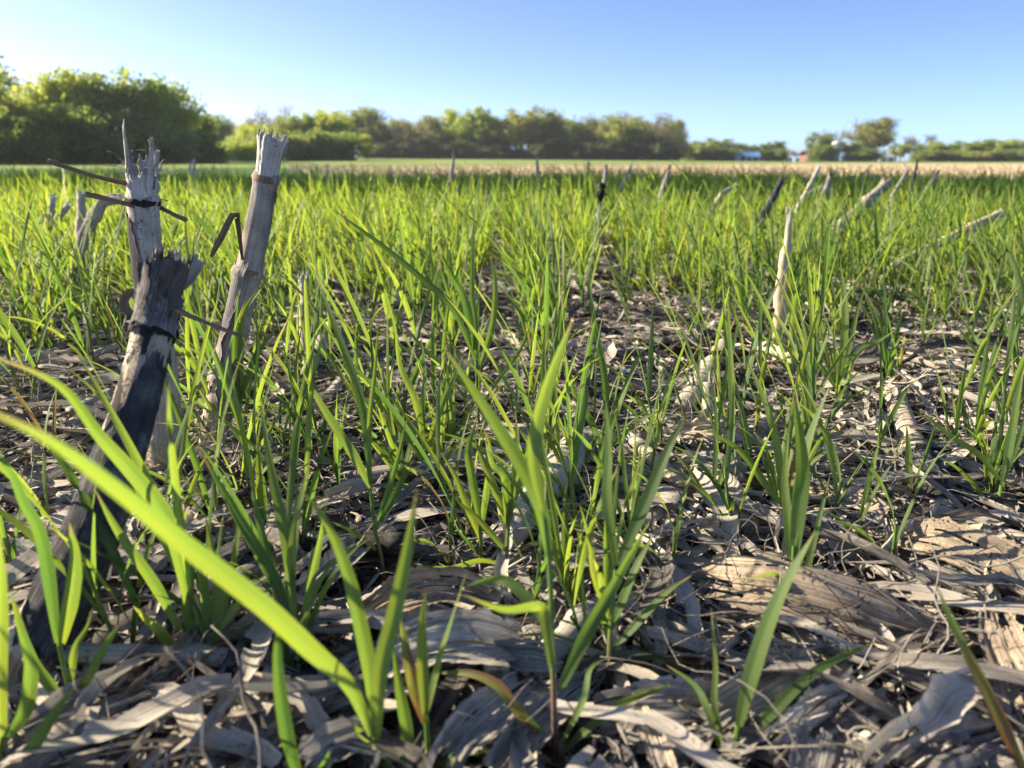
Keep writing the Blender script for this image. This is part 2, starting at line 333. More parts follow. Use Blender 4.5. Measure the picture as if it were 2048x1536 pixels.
def name_all(items):
    """items: (obj, description, (x,y)); writes labels that differ"""
    by = {}
    for o, d, p in items:
        q = np.linalg.norm((LMP - p) / np.array([1, 1 + p[1] * .3]), axis=1); i = int(q.argmin()); dx, dy = np.array(p) - LMP[i]
        rel = ('behind' if dy > 0 else 'in front of') if abs(dy) > abs(dx) * 1.2 else ('sunward of' if dx < 0 else 'shadeward of')
        by.setdefault((d, rel, LMN[i]), []).append((float(q[i]), o))
    for (d, rel, k), v in by.items():
        v.sort(key=lambda t: t[0])
        for j, (_, o) in enumerate(v):
            o['label'] = (ORD[j] + ' ' if j else '') + d + ' ' + rel + ' the ' + k

# ------------------------------------------------------------------ dead corn litter: pieces lying flat, long axis x
def wavef(amp, nw):
    def f(n, m):
        x = np.linspace(0, 1, n)[:, None]; u = np.linspace(-1, 1, m)[None]
        z = 0
        for k in range(3):
            z = z + np.sin(x * rng.uniform(2, 3 + nw * 3) + u * rng.uniform(-3, 3) + rng.uniform(0, 6)) * rng.uniform(.3, 1)
        return z * amp
    return f
def tear(g, n, m, ends=.14, slits=2):
    """split a sheet of n rings x (m+1) columns along its fibres: uneven ends and narrow slits"""
    F = g['F'].reshape(n - 1, m, 4); keep = np.ones((n - 1, m), bool); i = np.arange(n - 1) / (n - 1)
    for e in (0, 1):
        c, j = rng.uniform(0, ends), 0
        while j < m:
            w_ = int(rng.integers(1, max(2, m // 4) + 1)); cut = rng.uniform(0, ends) * (1 if rng.random() < .75 else 1.8)
            for q in range(j, min(j + w_, m)): keep[(i < cut + rng.uniform(0, .03)) if e == 0 else (i > 1 - cut - rng.uniform(0, .03)), q] = False
            j += w_
    for _ in range(slits):
        a, l = rng.uniform(0, .8), rng.uniform(.1, .35); j = int(rng.integers(0, m)); keep[(i > a) & (i < a + l), j] = False
    for j in (0, m - 1):   # nibbled edges
        for _ in range(3): a = rng.uniform(0, 1); keep[(i > a) & (i < a + rng.uniform(.02, .09)), j] = False
    g['F'] = F[keep]; return g
def p_leaf(L, W, curl, n=14, m=5, amp=.002, bend=.3, split=False):
    x = np.linspace(-.5, .5, n) * L
    P = np.stack([x, bend * L * (np.linspace(-1, 1, n) ** 2) * .3 + rng.normal(0, .002) + .003 * np.sin(x * 90 + rng.uniform(0, 6)), .012 * L / .1 * np.sin((x / L + .5) * pi) * rng.uniform(-.2, 1.0) + .002 * np.sin(x * 70)], 1)
    tw = np.linspace(0, rng.normal(0, .6), n) + rng.normal(0, .3)
    T, S, U = frames(P, (0, 0, 1), tw)
    t = np.linspace(0, 1, n); Wd = W * (.55 + .45 * np.sin(pi * np.clip(t * 1.0 + .15, 0, 1))) * (1 + rng.normal(0, .10, n))
    e = rng.uniform(.15, .8); Wd[-1] *= e; Wd[-2] *= (1 + e) / 2; Wd[0] *= rng.uniform(.3, .9)
    g = ribbon(P, Wd, S, U, m, curl=curl * (1 + .4 * np.sin(t * 5 + rng.uniform(0, 6))), a=rng.uniform(0, 1), wave=wavef(amp, 3))
    # torn ends: jag the first and last rings along x
    V = g['V'].reshape(n, m + 1, 3)
    V[0] += T[0] * rng.uniform(-.12, .12, (m + 1, 1)) * W * 3; V[-1] += T[-1] * rng.uniform(-.2, .2, (m + 1, 1)) * W * 3
    g['V'] = V.reshape(-1, 3); return tear(g, n, m, .12, 1) if m >= 5 else g
def p_stalk(L, r, node=True, k=10):
    n = 12; x = np.linspace(-.5, .5, n) * L
    P = np.stack([x, .02 * L * np.sin(x / L * 4), np.full(n, r * .6)], 1)
    rr = r * (1 + .05 * rng.normal(size=n))
    if node: i = rng.integers(2, n - 2); rr[i] *= 1.22; rr[i - 1] *= 1.08
    g = [tube(P, rr, rr * rng.uniform(.55, .95), k=k, a=rng.uniform(0, 1), rough=.03)]
    for q in range(4):
        a0 = rng.uniform(0, 2 * pi); s = rng.choice([-1, 1]); b = P[-1 if s > 0 else 0] + np.array([0, cos(a0) * r * .7, sin(a0) * r * .5])
        d = np.array([s, rng.normal(0, .3), rng.normal(0, .25)]); Q = spline([b - d * r, b + d * r * rng.uniform(.5, 2), ], 4)
        g.append(tube(Q, np.linspace(r * .25, r * .06, 4), np.linspace(r * .1, r * .03, 4), k=4, a=rng.uniform(0, 1)))
    return join(g)
def p_fiber(L, r):
    n = 12; p = [[0, 0, 0]]
    a = 0
    for i in range(5): a += rng.normal(0, .6); p.append([p[-1][0] + cos(a) * L / 5, p[-1][1] + sin(a) * L / 5, abs(rng.normal(0, .006))])
    return tube(spline(np.array(p) - [L / 2, 0, 0], n), np.linspace(r, r * .5, n), k=4, a=rng.uniform(0, 1))
LEAFP = [p_leaf(rng.uniform(.05, .20), rng.uniform(.0025, .011), rng.choice([.3, .9, 1.6, 2.4, -.8]), bend=rng.normal(0, .35), amp=rng.uniform(.0006, .002)) for _ in range(26)]
WIDEP = [p_leaf(rng.uniform(.08, .18), rng.uniform(.012, .024), rng.choice([.5, 1.2, 2.0, -.9]), m=9, n=18, bend=rng.normal(0, .2), amp=rng.uniform(.002, .0045)) for _ in range(12)]
STKP = [p_stalk(rng.uniform(.04, .16), rng.uniform(.005, .012), rng.random() < .7) for _ in range(9)]
FIBP = [p_fiber(rng.uniform(.04, .14), rng.uniform(.0003, .0011)) for _ in range(10)]
NARP = [p_leaf(rng.uniform(.04, .13), rng.uniform(.0012, .004), rng.choice([.3, 1.2, 2.2, -1.0]), n=11, m=3, bend=rng.normal(0, .6), amp=rng.uniform(.0003, .0009)) for _ in range(24)]
STRP = [p_leaf(rng.uniform(.07, .20), rng.uniform(.004, .010), rng.choice([.15, .4, .8, -.5, 1.4]), n=16, m=5, bend=rng.normal(0, .12), amp=rng.uniform(.0003, .0009)) for _ in range(22)]
SCRP = [p_leaf(rng.uniform(.015, .045), rng.uniform(.002, .006), rng.choice([.3, 1.2, -.8]), n=6, m=3, amp=.001) for _ in range(12)]

def sample_area(n, y0, y1, left=.8, right=.35, power=1.0, k=.70):
    out = []
    while len(out) < n:
        y = rng.uniform(y0, y1, n * 2); wmax = k * y1 + left
        x = rng.uniform(-wmax, k * y1 + right, n * 2)
        ok = (x > -(k * y + left)) & (x < k * y + right); out += list(np.stack([x[ok], y[ok]], 1))
    return np.array(out[:n])
def area(y0, y1, left=.8, right=.35, k=.70): return k * (y1 ** 2 - y0 ** 2) + (left + right) * (y1 - y0)
BARE = [gp(1090, 600)[:2]]
def scatter(protos, n, y0, y1, zmax, tilt=.22, s=(.8, 1.25), left=.8, right=.8):
    n = int(n * area(y0, y1, left, right) / area(y0, y1, left, .35))
    xy = sample_area(n, y0, y1, left, right); pi_ = rng.integers(0, len(protos), n); gs = []
    for i, p in enumerate(protos):
        q = xy[pi_ == i]; k = len(q)
        if not k: continue
        Ms = rotz(rng.uniform(0, 2 * pi, k)) @ rotx(rng.normal(0, tilt, k)) @ roty(rng.normal(0, tilt * .7, k)) * rng.uniform(*s, k)[:, None, None]
        pile = .5 + .5 * np.sin(q[:, 0] * 11 + 2) * np.sin(q[:, 1] * 8 + 1)
        locs = np.stack([q[:, 0], q[:, 1], gh(q[:, 0], q[:, 1]) + rng.uniform(0, 1, k) * zmax * (.35 + .8 * pile)], 1)
        gs.append(many(p, Ms, locs, rng.uniform(0, 1, k)))
    return gs
lit = []
lit += scatter(STRP, 1500, .12, 1.1, .030, tilt=.12, left=.4) + scatter(STRP, 4200, 1.0, 3.2, .022, tilt=.12)
lit += scatter(NARP, 4200, .12, 1.0, .022, left=.5) + scatter(LEAFP, 900, .12, 1.0, .014, left=.5, s=(.6, 1.1)) + scatter(SCRP, 13000, .12, 1.0, .024, left=.4, tilt=.4, s=(.5, 1.2)) + scatter(FIBP, 3800, .12, 1.0, .030, tilt=.5, left=.3)
lit += scatter(WIDEP, 50, .12, 1.0, .006, left=.4, s=(.5, .9))
lit += scatter(NARP, 9000, 1.0, 3.2, .026) + scatter(LEAFP, 5200, 1.0, 3.2, .024, s=(.7, 1.2)) + scatter(SCRP, 9000, 1.0, 3.2, .022) + scatter(WIDEP, 500, 1.0, 3.2, .014, s=(.6, 1.0)) + scatter(FIBP, 1500, 1.0, 2.4, .03, tilt=.4)
lit += scatter(LEAFP, 5000, 3.2, 9.5, .03, s=(1.0, 2.0)) + scatter(WIDEP, 1500, 3.2, 9.5, .03, s=(1, 1.6))
tag(obj('corn_litter', join(lit), M_RES), 'matted grey and tan shreds of dead corn leaf covering the soil between the rye', 'litter', kind='stuff')
del lit

# individually built pieces on top of the matted shreds
CLEAR = [(1370, 1960, 1070, 1320), (1760, 2100, 1020, 1240), (690, 1090, 1160, 1340), (1720, 2100, 1340, 1560), (1540, 1830, 960, 1130), (1380, 1700, 1290, 1480), (180, 520, 1200, 1460)]
def proj(x, y):
    d = y * cp + H * sp; return 1024 + x / d * FPX, 768 - (y * sp - H * cp) / d * FPX
items = []
def pieces(name, cat, group, protos, n, mat, y0, y1, z0, z1, words_, s=(.9, 1.3), tilt=.2, power=1.5):
    meshes = [mesh(name, p, mat) for p in protos]
    for i in range(n):
        u = rng.random() ** power; y = y0 + (y1 - y0) * u; x = rng.uniform(-.68 * y - .02, .68 * y + .02)
        q_ = proj(x, y)
        if any(a < q_[0] < b and c < q_[1] < d for a, b, c, d in CLEAR): y = y + .5 if y > .55 else y; x = x * .6 if y > .9 else -abs(x)
        k = int(rng.integers(0, len(meshes)))
        o = bpy.data.objects.new(name, meshes[k]); C.objects.link(o)
        o.location = (x, y, float(gh(x, y)) + rng.uniform(z0, z1)); o.rotation_euler = (rng.normal(0, tilt), rng.normal(0, tilt * .7), rng.uniform(0, 2 * pi))
        sc_ = rng.uniform(*s); o.scale = (sc_,) * 3
        dim = (protos[k]['V'].max(0) - protos[k]['V'].min(0)) * sc_
        size = 'long' if dim[0] > .12 else ('short' if dim[0] < .07 else 'middling')
        tag(o, 'x', cat, group); items.append((o, size + ' ' + words_[k % len(words_)], (x, y)))
pieces('corn_leaf', 'dead leaf', 'dead corn leaves lying on the litter', STRP[:14] + LEAFP[:10], 270, M_RES, .34, 2.6, .008, .024,
       ['curled dead corn leaf', 'flat dead corn leaf strip', 'twisted dead corn leaf', 'narrow torn corn leaf'], s=(.75, 1.2))
pieces('corn_husk', 'husk', 'broad husks lying on the litter', WIDEP, 34, M_RES, .5, 2.6, .004, .016, ['broad wrinkled corn husk', 'cupped weathered corn husk', 'torn papery corn husk'], s=(.6, 1.0))
pieces('stalk_piece', 'stalk piece', 'broken stalk pieces lying on the litter', STKP, 75, M_STK, .38, 3.2, .010, .026, ['broken corn stalk piece', 'weathered stalk section', 'splintered stalk piece'], s=(.8, 1.25), tilt=.15)
name_all(items); items = []

# ------------------------------------------------------------------ prominent husks and fallen stalks
def path(pts, n, D=None):
    """pts: (px, py, z) on/above ground, or (px,py,D) when D is given"""
    return spline([gp(a, b, c) if D is None else pt(a, b, c) for a, b, c in pts], n)
def bighusk(name, label, pts, wid, mat, curl=.5, ref=(0, 0, 1), n=52, m=30, amp=.0022, twist=0.0, cat='husk', jag=.006, taper=(.8, .4), ruffle=0.0):
    P = path(pts, n); t = np.linspace(0, 1, n)
    tw = np.full(n, twist) if np.isscalar(twist) else np.interp(t, np.linspace(0, 1, len(twist)), twist)
    T, S, U = frames(P, ref, tw)
    W = np.interp(t, np.linspace(0, 1, len(wid)), wid) / 2 * (.88 if wid[1] > .025 else 1) * (1 + .05 * np.sin(t * 17 + rng.uniform(0, 6)))
    P = P - np.array([0, 0, 1.]) * (P[:, 2:3] * .10)
    u = np.linspace(-1, 1, m + 1)[None]
    ph = rng.uniform(0, 6, 8); cr_ = rng.uniform(-.7, .7, (3, 2))
    def wv(nn, mm):
        x = t[:, None]
        z = amp * (np.sin(x * 9 + u * 2 + ph[0]) + .6 * np.sin(x * 23 - u * 4 + ph[1]) + .5 * np.sin(u * 9 + x * 3 + ph[2]) + .35 * np.sin(u * 17 + ph[3] + x * 6))
        z = z * .32 + .00016 * np.sin(u * 41 + ph[6] + .5 * np.sin(x * 4)) + .00012 * np.sin(u * 67 + ph[7]) + amp * .05 * rng.normal(size=(nn, mm))
        for q_ in range(3):
            c0, w0 = cr_[q_]; z = z - amp * 1.3 * np.exp(-(((u - c0) * 1.0 + (x - .5) * w0) / .07) ** 2)
        if ruffle: z = z + ruffle * 1.1 * np.abs(u) ** 3 * np.sin(x * 15 + 5 * np.sin(x * 7 + ph[5]) + ph[4] + u * 2.5) + ruffle * .45 * np.abs(u) ** 3 * np.sin(x * 37 + 4 * np.sin(x * 11) + ph[5]) + ruffle * .35 * np.sin(u * 14 + 6 * np.sin(x * 5 + ph[2]))
        return z
    g = ribbon(P, W, S, U, m, curl=curl, a=rng.uniform(0, 1), wave=wv)
    V = g['V'].reshape(n, m + 1, 3); V[0] += T[0] * rng.uniform(-1, 1, (m + 1, 1)) * jag; V[-1] += T[-1] * rng.uniform(-1, 1, (m + 1, 1)) * jag
    ed = 1 + rng.normal(0, .05, n); V[:, 0] += (V[:, 0] - P) * (ed - 1)[:, None]; ed = 1 + rng.normal(0, .05, n); V[:, -1] += (V[:, -1] - P) * (ed - 1)[:, None]
    g['V'] = V.reshape(-1, 3); g = tear(g, n, m, .16, 7)
    o = obj(name, g, mat, loc=P[n // 2]); return tag(o, label, cat)
VIEW = (0, -.55, .83)
bighusk('corn_husk', 'broad brown speckled corn husk lying slantwise with a torn blunt end', [(1385, 1150, .024), (1520, 1165, .040), (1700, 1215, .034), (1925, 1285, .016)], [.040, .058, .050, .012], M_HUSKB, curl=.55, ref=VIEW, amp=.0018)
bighusk('corn_husk', 'dark frayed husk tucked under the lower edge of the broad brown husk', [(1370, 1205, .010), (1540, 1265, .012), (1740, 1285, .012), (1930, 1310, .008)], [.03, .035, .03, .015], M_HUSKG, curl=.9, ref=VIEW, ruffle=.002)
bighusk('leaf_sheath', 'mottled tan leaf sheath with black spots and a ragged upper edge', [(1770, 1065, .03), (1880, 1080, .040), (2000, 1130, .036), (2110, 1180, .03)], [.03, .048, .05, .05], M_HUSKB, curl=.8, ref=VIEW, amp=.0018, cat='leaf sheath')
bighusk('leaf_sheath', 'grey ribbed sheath below the mottled tan one, running off to the side', [(1740, 1110, .018), (1850, 1150, .022), (1980, 1195, .018), (2110, 1240, .015)], [.02, .034, .034, .03], M_HUSKG, curl=.8, ref=VIEW, cat='leaf sheath')
bighusk('corn_husk', 'pale yellow strip of husk bridging above the white papery sheet', [(1560, 985, .020), (1650, 990, .030), (1730, 1005, .034), (1815, 1030, .032)], [.014, .022, .022, .012], M_PALE, curl=1.1, ref=VIEW, amp=.0008)
bighusk('corn_husk', 'white papery husk sheet hanging under the pale yellow strip', [(1640, 1010, .034), (1665, 1050, .030), (1700, 1100, .020), (1740, 1140, .012)], [.03, .034, .03, .018], M_HUSKW, curl=.5, ref=VIEW, ruffle=.0012)
bighusk('corn_husk', 'small pleated white husk beside the white papery sheet', [(1725, 1010, .034), (1745, 1040, .03), (1775, 1080, .024), (1790, 1110, .014)], [.018, .026, .022, .008], M_HUSKW, curl=.8, ref=VIEW, ruffle=.002)
bighusk('corn_leaf', 'torn vertical ribbon hanging from the pale yellow strip', [(1775, 1020, .042), (1785, 1065, .036), (1785, 1100, .030), (1812, 1145, .022)], [.012, .012, .010, .006], M_PALE, curl=.5, ref=VIEW, cat='dead leaf', amp=.0008)
bighusk('corn_leaf', 'ruffled bleached leaf with a wavy edge spread at the lower corner', [(1730, 1560, .02), (1810, 1485, .026), (1900, 1420, .028), (1995, 1345, .022)], [.016, .026, .028, .014], M_HUSKW, curl=.7, ref=VIEW, ruffle=.0042, amp=.0008, cat='dead leaf')
bighusk('corn_leaf', 'crinkled grey leaf draped beneath the ruffled bleached leaf', [(1780, 1600, .012), (1900, 1510, .022), (2010, 1470, .024), (2100, 1400, .02)], [.03, .036, .036, .03], M_HUSKG, curl=.5, ref=VIEW, ruffle=.0022, amp=.0015, cat='dead leaf')
bighusk('corn_leaf', 'tall brown leaf standing on edge beyond the ruffled bleached leaf', [(1985, 1190, .05), (2010, 1270, .046), (2040, 1340, .04), (2075, 1470, .03)], [.014, .028, .038, .04], M_HUSKB, curl=.7, ref=(-.5, -.6, .6), amp=.0015, cat='dead leaf')
bighusk('corn_leaf', 'upper slat of the grey ribbed leaves stacked slantwise', [(1375, 1460, .022), (1480, 1390, .032), (1590, 1330, .034), (1700, 1290, .028)], [.018, .028, .026, .014], M_HUSKG, curl=.7, ref=VIEW, amp=.001, cat='dead leaf')
bighusk('corn_leaf', 'lower slat of the grey ribbed leaves stacked slantwise', [(1385, 1520, .020), (1500, 1440, .028), (1610, 1380, .030), (1760, 1330, .022)], [.02, .028, .026, .014], M_HUSKG, curl=.8, ref=VIEW, amp=.001, cat='dead leaf')
bighusk('corn_leaf', 'dark crumpled leaf between the grey slats and the ruffled leaf', [(1540, 1540, .018), (1640, 1450, .026), (1720, 1390, .028), (1770, 1330, .02)], [.03, .04, .036, .016], M_RES, curl=.6, ref=VIEW, ruffle=.004, cat='dead leaf')
bighusk('corn_leaf', 'square-ended ribbed leaf poking up at the bottom edge', [(1640, 1590, .02), (1650, 1520, .026), (1665, 1455, .03)], [.034, .038, .036], M_HUSKG, curl=.3, ref=VIEW, amp=.0006, cat='dead leaf')
bighusk('corn_husk', 'bleached blue-white husk arched like a shell', [(690, 1385, .018), (790, 1300, .044), (920, 1262, .054), (1075, 1290, .030)], [.014, .034, .042, .016], M_HUSKW, curl=1.0, ref=VIEW, amp=.0018)
bighusk('corn_husk', 'cracked brown husk arching behind the bleached shell-like husk', [(700, 1250, .02), (800, 1185, .04), (900, 1165, .042), (1010, 1200, .026)], [.02, .034, .034, .016], M_HUSKB, curl=1.0, ref=VIEW)
bighusk('corn_leaf', 'dark folded leaf running under the bleached shell-like husk', [(860, 1300, .026), (960, 1300, .036), (1060, 1310, .036), (1160, 1330, .02)], [.012, .022, .026, .012], M_HUSKG, curl=1.4, ref=VIEW, cat='dead leaf')
bighusk('corn_leaf', 'ribbed grey strip rising slantwise before the bleached shell-like husk', [(870, 1560, .02), (930, 1460, .032), (1010, 1390, .036), (1100, 1330, .024)], [.024, .028, .026, .012], M_HUSKG, curl=.6, ref=VIEW, amp=.0008, cat='dead leaf')
bighusk('corn_leaf', 'dark ribbed strip lying alongside the rising grey strip', [(960, 1590, .02), (1040, 1480, .024), (1120, 1400, .026), (1200, 1340, .018)], [.02, .026, .024, .012], M_HUSKG, curl=.9, ref=VIEW, amp=.001, cat='dead leaf')
bighusk('corn_leaf', 'wide grey leaf with parallel ribs under the middle seedlings', [(1180, 1440, .014), (1290, 1420, .022), (1400, 1420, .02), (1520, 1400, .01)], [.03, .04, .04, .02], M_HUSKG, curl=.5, ref=VIEW, amp=.001, cat='dead leaf')
bighusk('corn_leaf', 'pale narrow strip crossing the wide ribbed leaf near the bottom edge', [(1275, 1400, .03), (1305, 1460, .032), (1340, 1550, .028)], [.008, .013, .012], M_PALE, curl=.4, ref=VIEW, amp=.0005, cat='dead leaf')
bighusk('corn_leaf', 'broad weathered leaf slanting up from the low dark hollow', [(570, 1235, .018), (640, 1160, .028), (700, 1105, .032), (790, 1030, .024)], [.026, .032, .028, .014], M_HUSKG, curl=1.1, ref=VIEW, amp=.001, cat='dead leaf')
bighusk('corn_leaf', 'rolled brown leaf with a torn open end', [(190, 1470, .016), (300, 1380, .026), (390, 1300, .034), (500, 1225, .032)], [.018, .028, .036, .034], M_HUSKB, curl=1.5, ref=VIEW, cat='dead leaf')
bighusk('corn_leaf', 'long dark grey leaf lying behind the rolled brown leaf', [(210, 1370, .014), (330, 1290, .022), (450, 1210, .026), (600, 1150, .018)], [.016, .024, .026, .012], M_RES, curl=.9, ref=VIEW, cat='dead leaf')
bighusk('corn_leaf', 'flat grey slab of leaf along the bottom below the rolled brown leaf', [(300, 1560, .014), (460, 1480, .022), (620, 1430, .022), (800, 1360, .012)], [.02, .034, .032, .016], M_HUSKG, curl=.5, ref=VIEW, amp=.0012, cat='dead leaf')
bighusk('corn_husk', 'crumpled pale husk at the bottom edge with a curled rim', [(590, 1560, .03), (650, 1490, .036), (720, 1470, .03), (790, 1500, .02)], [.02, .028, .026, .014], M_HUSKW, curl=1.1, ref=VIEW, ruffle=.002)
bighusk('corn_husk', 'upper crumpled pale husk of the heap beyond the middle', [(1330, 880, .03), (1390, 855, .05), (1460, 860, .05), (1530, 885, .03)], [.02, .034, .034, .02], M_PALE, curl=.9, ref=VIEW, ruffle=.004)
bighusk('corn_husk', 'lower frilled pale husk of the heap beyond the middle', [(1340, 930, .03), (1400, 915, .042), (1460, 935, .04), (1510, 970, .02)], [.02, .03, .03, .016], M_HUSKW, curl=.8, ref=VIEW, ruffle=.005)
bighusk('corn_leaf', 'frayed pale end of leaf with a reddish split on the horizontal stalk', [(600, 1010, .02), (660, 990, .03), (720, 968, .034), (760, 960, .03)], [.008, .018, .02, .014], M_PALE, curl=.7, ref=VIEW, amp=.001, cat='dead leaf')
bighusk('corn_husk', 'lit yellow husk behind the knuckled grey fallen stalk', [(1470, 690, .03), (1520, 690, .045), (1570, 715, .04), (1620, 750, .02)], [.03, .04, .034, .016], M_PALE, curl=.7, ref=VIEW, ruffle=.003)
bighusk('corn_leaf', 'long tan leaf beyond the striped fallen stalk', [(1880, 835, .03), (1960, 850, .034), (2040, 872, .034), (2120, 890, .03)], [.022, .026, .026, .026], M_PALE, curl=1.2, ref=VIEW, cat='dead leaf')
bighusk('corn_leaf', 'dark ribbed leaf under the long tan leaf', [(1870, 880, .014), (1960, 905, .02), (2040, 930, .02), (2120, 950, .02)], [.02, .03, .03, .026], M_HUSKG, curl=.9, ref=VIEW, cat='dead leaf')
bighusk('corn_leaf', 'thin tan strip running level past the middle seedlings', [(1150, 955, .02), (1300, 975, .024), (1450, 968, .024), (1590, 975, .02)], [.006, .010, .010, .008], M_HUSKB, curl=.9, ref=VIEW, cat='dead leaf')

def tubepath(pts, radii, n, k=18, flat=.85, rough=.015, a=.5, ref=(0, 1, 0), D=False, nodes=(), rnd=None):
    P = spline([pt(*p) if D else gp(*p) for p in pts], n); t = np.linspace(0, 1, n)
    r = np.interp(t, np.linspace(0, 1, len(radii)), radii)
    for q in nodes: r = r * (1 + .16 * np.exp(-((t - q) / .012) ** 2) + .05 * np.exp(-((t - q) / .04) ** 2))
    return P, r, tube(P, r, r * flat, ref=ref, k=k, a=a, rough=rough)
def fallen(label, pts, radii, mat, nodes=(.5,), n=40, splints=6, wrap=None):
    P, r, g = tubepath(pts, radii, n, nodes=nodes, ref=(0, 0, 1))
    t = thing('fallen_stalk', label, 'corn stalk', P[n // 2])
    obj('stem', g, mat, t)
    for e, s in ((0, -1), (n - 1, 1)):
        gs = []
        T = unit(P[min(e + 1, n - 1)] - P[max(e - 1, 0)]) * s; S = unit(np.cross(T, (0, 0, 1))); U = np.cross(S, T)
        for i in range(splints + 4):
            a0 = rng.uniform(0, 2 * pi); b = P[e] + (S * cos(a0) + U * sin(a0) * .85) * r[e] * .86
            Q = spline([b - T * .006, b + T * rng.uniform(.002, .014) + rng.normal(0, .001, 3)], 5)
            gs.append(tube(Q, np.linspace(r[e] * .28, r[e] * .06, 5), np.linspace(.0012, .0004, 5), ref=U * sin(a0) + S * cos(a0), k=5, a=rng.uniform(0, 1)))
        obj('frayed_end', join(gs), M_SPLIT, t)
    if wrap:
        q0, q1, mt = wrap; i0, i1 = int(q0 * n), int(q1 * n)
        obj('sheath', shell(P[i0:i1], r[i0:i1] * 1.12 + .001, r[i0:i1] * .85 * 1.15 + .001, [-.6, -.2, -.7], [3.4, 3.7, 3.1], k=18, ref=(0, 0, 1), jag=.006, rough=.05), mt, t)
    return t
fallen('striped pale fallen stalk lying toward the camera with a black frayed wrap', [(1785, 785, .02), (1815, 860, .022), (1850, 950, .024), (1885, 1050, .018)], [.013, .012, .012, .0135], M_PALE, nodes=(.55,), wrap=(.62, .93, M_CHAR))
fallen('knuckled grey fallen stalk bent at its thick joint', [(1450, 690, .022), (1420, 735, .022), (1395, 775, .018), (1365, 815, .012)], [.013, .014, .0155, .012], M_ASH, nodes=(.45,))
fallen('small grey stub standing up in front of the knuckled fallen stalk', [(1418, 765, .04), (1416, 800, .02), (1414, 835, .004)], [.007, .007, .008], M_ASH, nodes=(), splints=3)
fallen('thick grey cob-like stalk end in the shade of the middle seedlings', [(1160, 885, .045), (1125, 930, .036), (1085, 980, .026), (1010, 1085, .012)], [.016, .017, .014, .012], M_ASH, nodes=(.3,))
fallen('horizontal weathered stalk behind the middle seedlings', [(690, 962, .014), (800, 945, .016), (930, 935, .016), (1075, 925, .014)], [.010, .010, .0095, .010], M_BRST, nodes=(.6,))
fallen('pale round stalk end entering beside the mottled tan leaf sheath', [(1930, 1062, .024), (1990, 1075, .026), (2060, 1100, .026), (2120, 1120, .026)], [.008, .011, .0125, .0125], M_PALE, nodes=(.2,))
fallen('long pale stalk slanting in from the lower corner under the near seedlings', [(-30, 1590, .016), (80, 1510, .02), (180, 1450, .02), (270, 1400, .018)], [.010, .010, .010, .009], M_BRST, nodes=(.5,))
fallen('ashen stalk lying beyond the slender brown standing stalk', [(510, 650, .02), (600, 655, .022), (700, 650, .02)], [.011, .011, .011], M_ASH, nodes=(.5,))
fallen('brown stalk lying behind the ashen one, half hidden by rye', [(505, 690, .012), (620, 690, .016), (720, 680, .016)], [.009, .009, .009], M_BRST, nodes=(.4,))
fallen('short pale stalk tipped up among twigs beyond the middle', [(650, 675, .045), (635, 705, .03), (612, 745, .01)], [.012, .011, .012], M_PALE, nodes=())
fallen('thin grey stalk pointing toward the tipped pale stalk', [(715, 730, .022), (680, 765, .018), (640, 810, .01)], [.007, .007, .006], M_ASH, nodes=())
fallen('broken pale peg of stalk in the litter under the broad brown husk tip', [(1440, 1025, .02), (1475, 1040, .018), (1510, 1050, .014)], [.009, .009, .008], M_PALE, nodes=())
fallen('grey stalk lying level beyond the frilled husk heap', [(1560, 905, .02), (1640, 905, .024), (1720, 915, .02)], [.009, .0095, .009], M_ASH, nodes=(.5,))
fallen('thin bleached twig of stalk beside the horizontal weathered stalk', [(525, 970, .03), (565, 1005, .022), (610, 1050, .012)], [.0035, .0035, .003], M_PALE, nodes=(), splints=2)
fallen('dark thin stalk lying in the soil before the charred leaning stalk', [(0, 1010, .012), (90, 990, .014), (170, 965, .014)], [.005, .005, .005], M_BRST, nodes=(), splints=2)
fallen('grey stalk lying across the ground at the far corner of the litter', [(0, 1130, .014), (60, 1080, .018), (140, 1020, .018)], [.012, .012, .011], M_BRST, nodes=(.5,))
fallen('tan stalk lying flat under the row of rye beyond the middle', [(900, 850, .02), (1000, 862, .024), (1110, 870, .024), (1230, 880, .02)], [.010, .011, .011, .010], M_PALE, nodes=(.5,))
fallen('slim pale stalk slanting to the broad brown husk from behind', [(1270, 880, .024), (1320, 930, .022), (1375, 975, .016)], [.007, .008, .008], M_PALE, nodes=(.5,))

# ------------------------------------------------------------------ standing stubble by hand
def splinters(P0, T, r, spec, mat_thick=.0011, tip=.35):
    """jagged tongues of torn stalk round the top rim; spec: (angle, length, width, flare)"""
    S = unit(np.cross(T, (0, 1, 0))); U = np.cross(S, T); gs = []
    for a0, L, wd, fl in spec:
        rad = S * cos(a0) + U * sin(a0); b = P0 + rad * r * .92
        Q = spline([b - T * .012, b + T * L * .4 + rad * fl * L * .25, b + T * L * .75 + rad * fl * L * .7, b + T * L + rad * fl * L], 14)
        ws = np.interp(np.linspace(0, 1, 14), [0, .6, .9, 1], [wd, wd * (.5 + .5 * tip + .17), wd * (.3 + tip), wd * tip]) * (1 + rng.normal(0, .1, 14))
        tan_ = unit(np.cross(T, rad)); 
        gs.append(tube(Q, ws / 2, np.full(14, mat_thick), ref=rad, k=8, a=rng.uniform(0, 1), rough=.08))
        for h in range(4):   # torn teeth
            b2 = Q[-1] + tan_ * rng.uniform(-.3, .3) * wd
            q2 = spline([b2 - T * .004, b2 + T * rng.uniform(.001, .006) + rng.normal(0, .0008, 3)], 4)
            gs.append(tube(q2, np.linspace(wd * .14, wd * .03, 4), np.full(4, mat_thick * .6), ref=rad, k=4, a=rng.uniform(0, 1)))
    return join(gs)
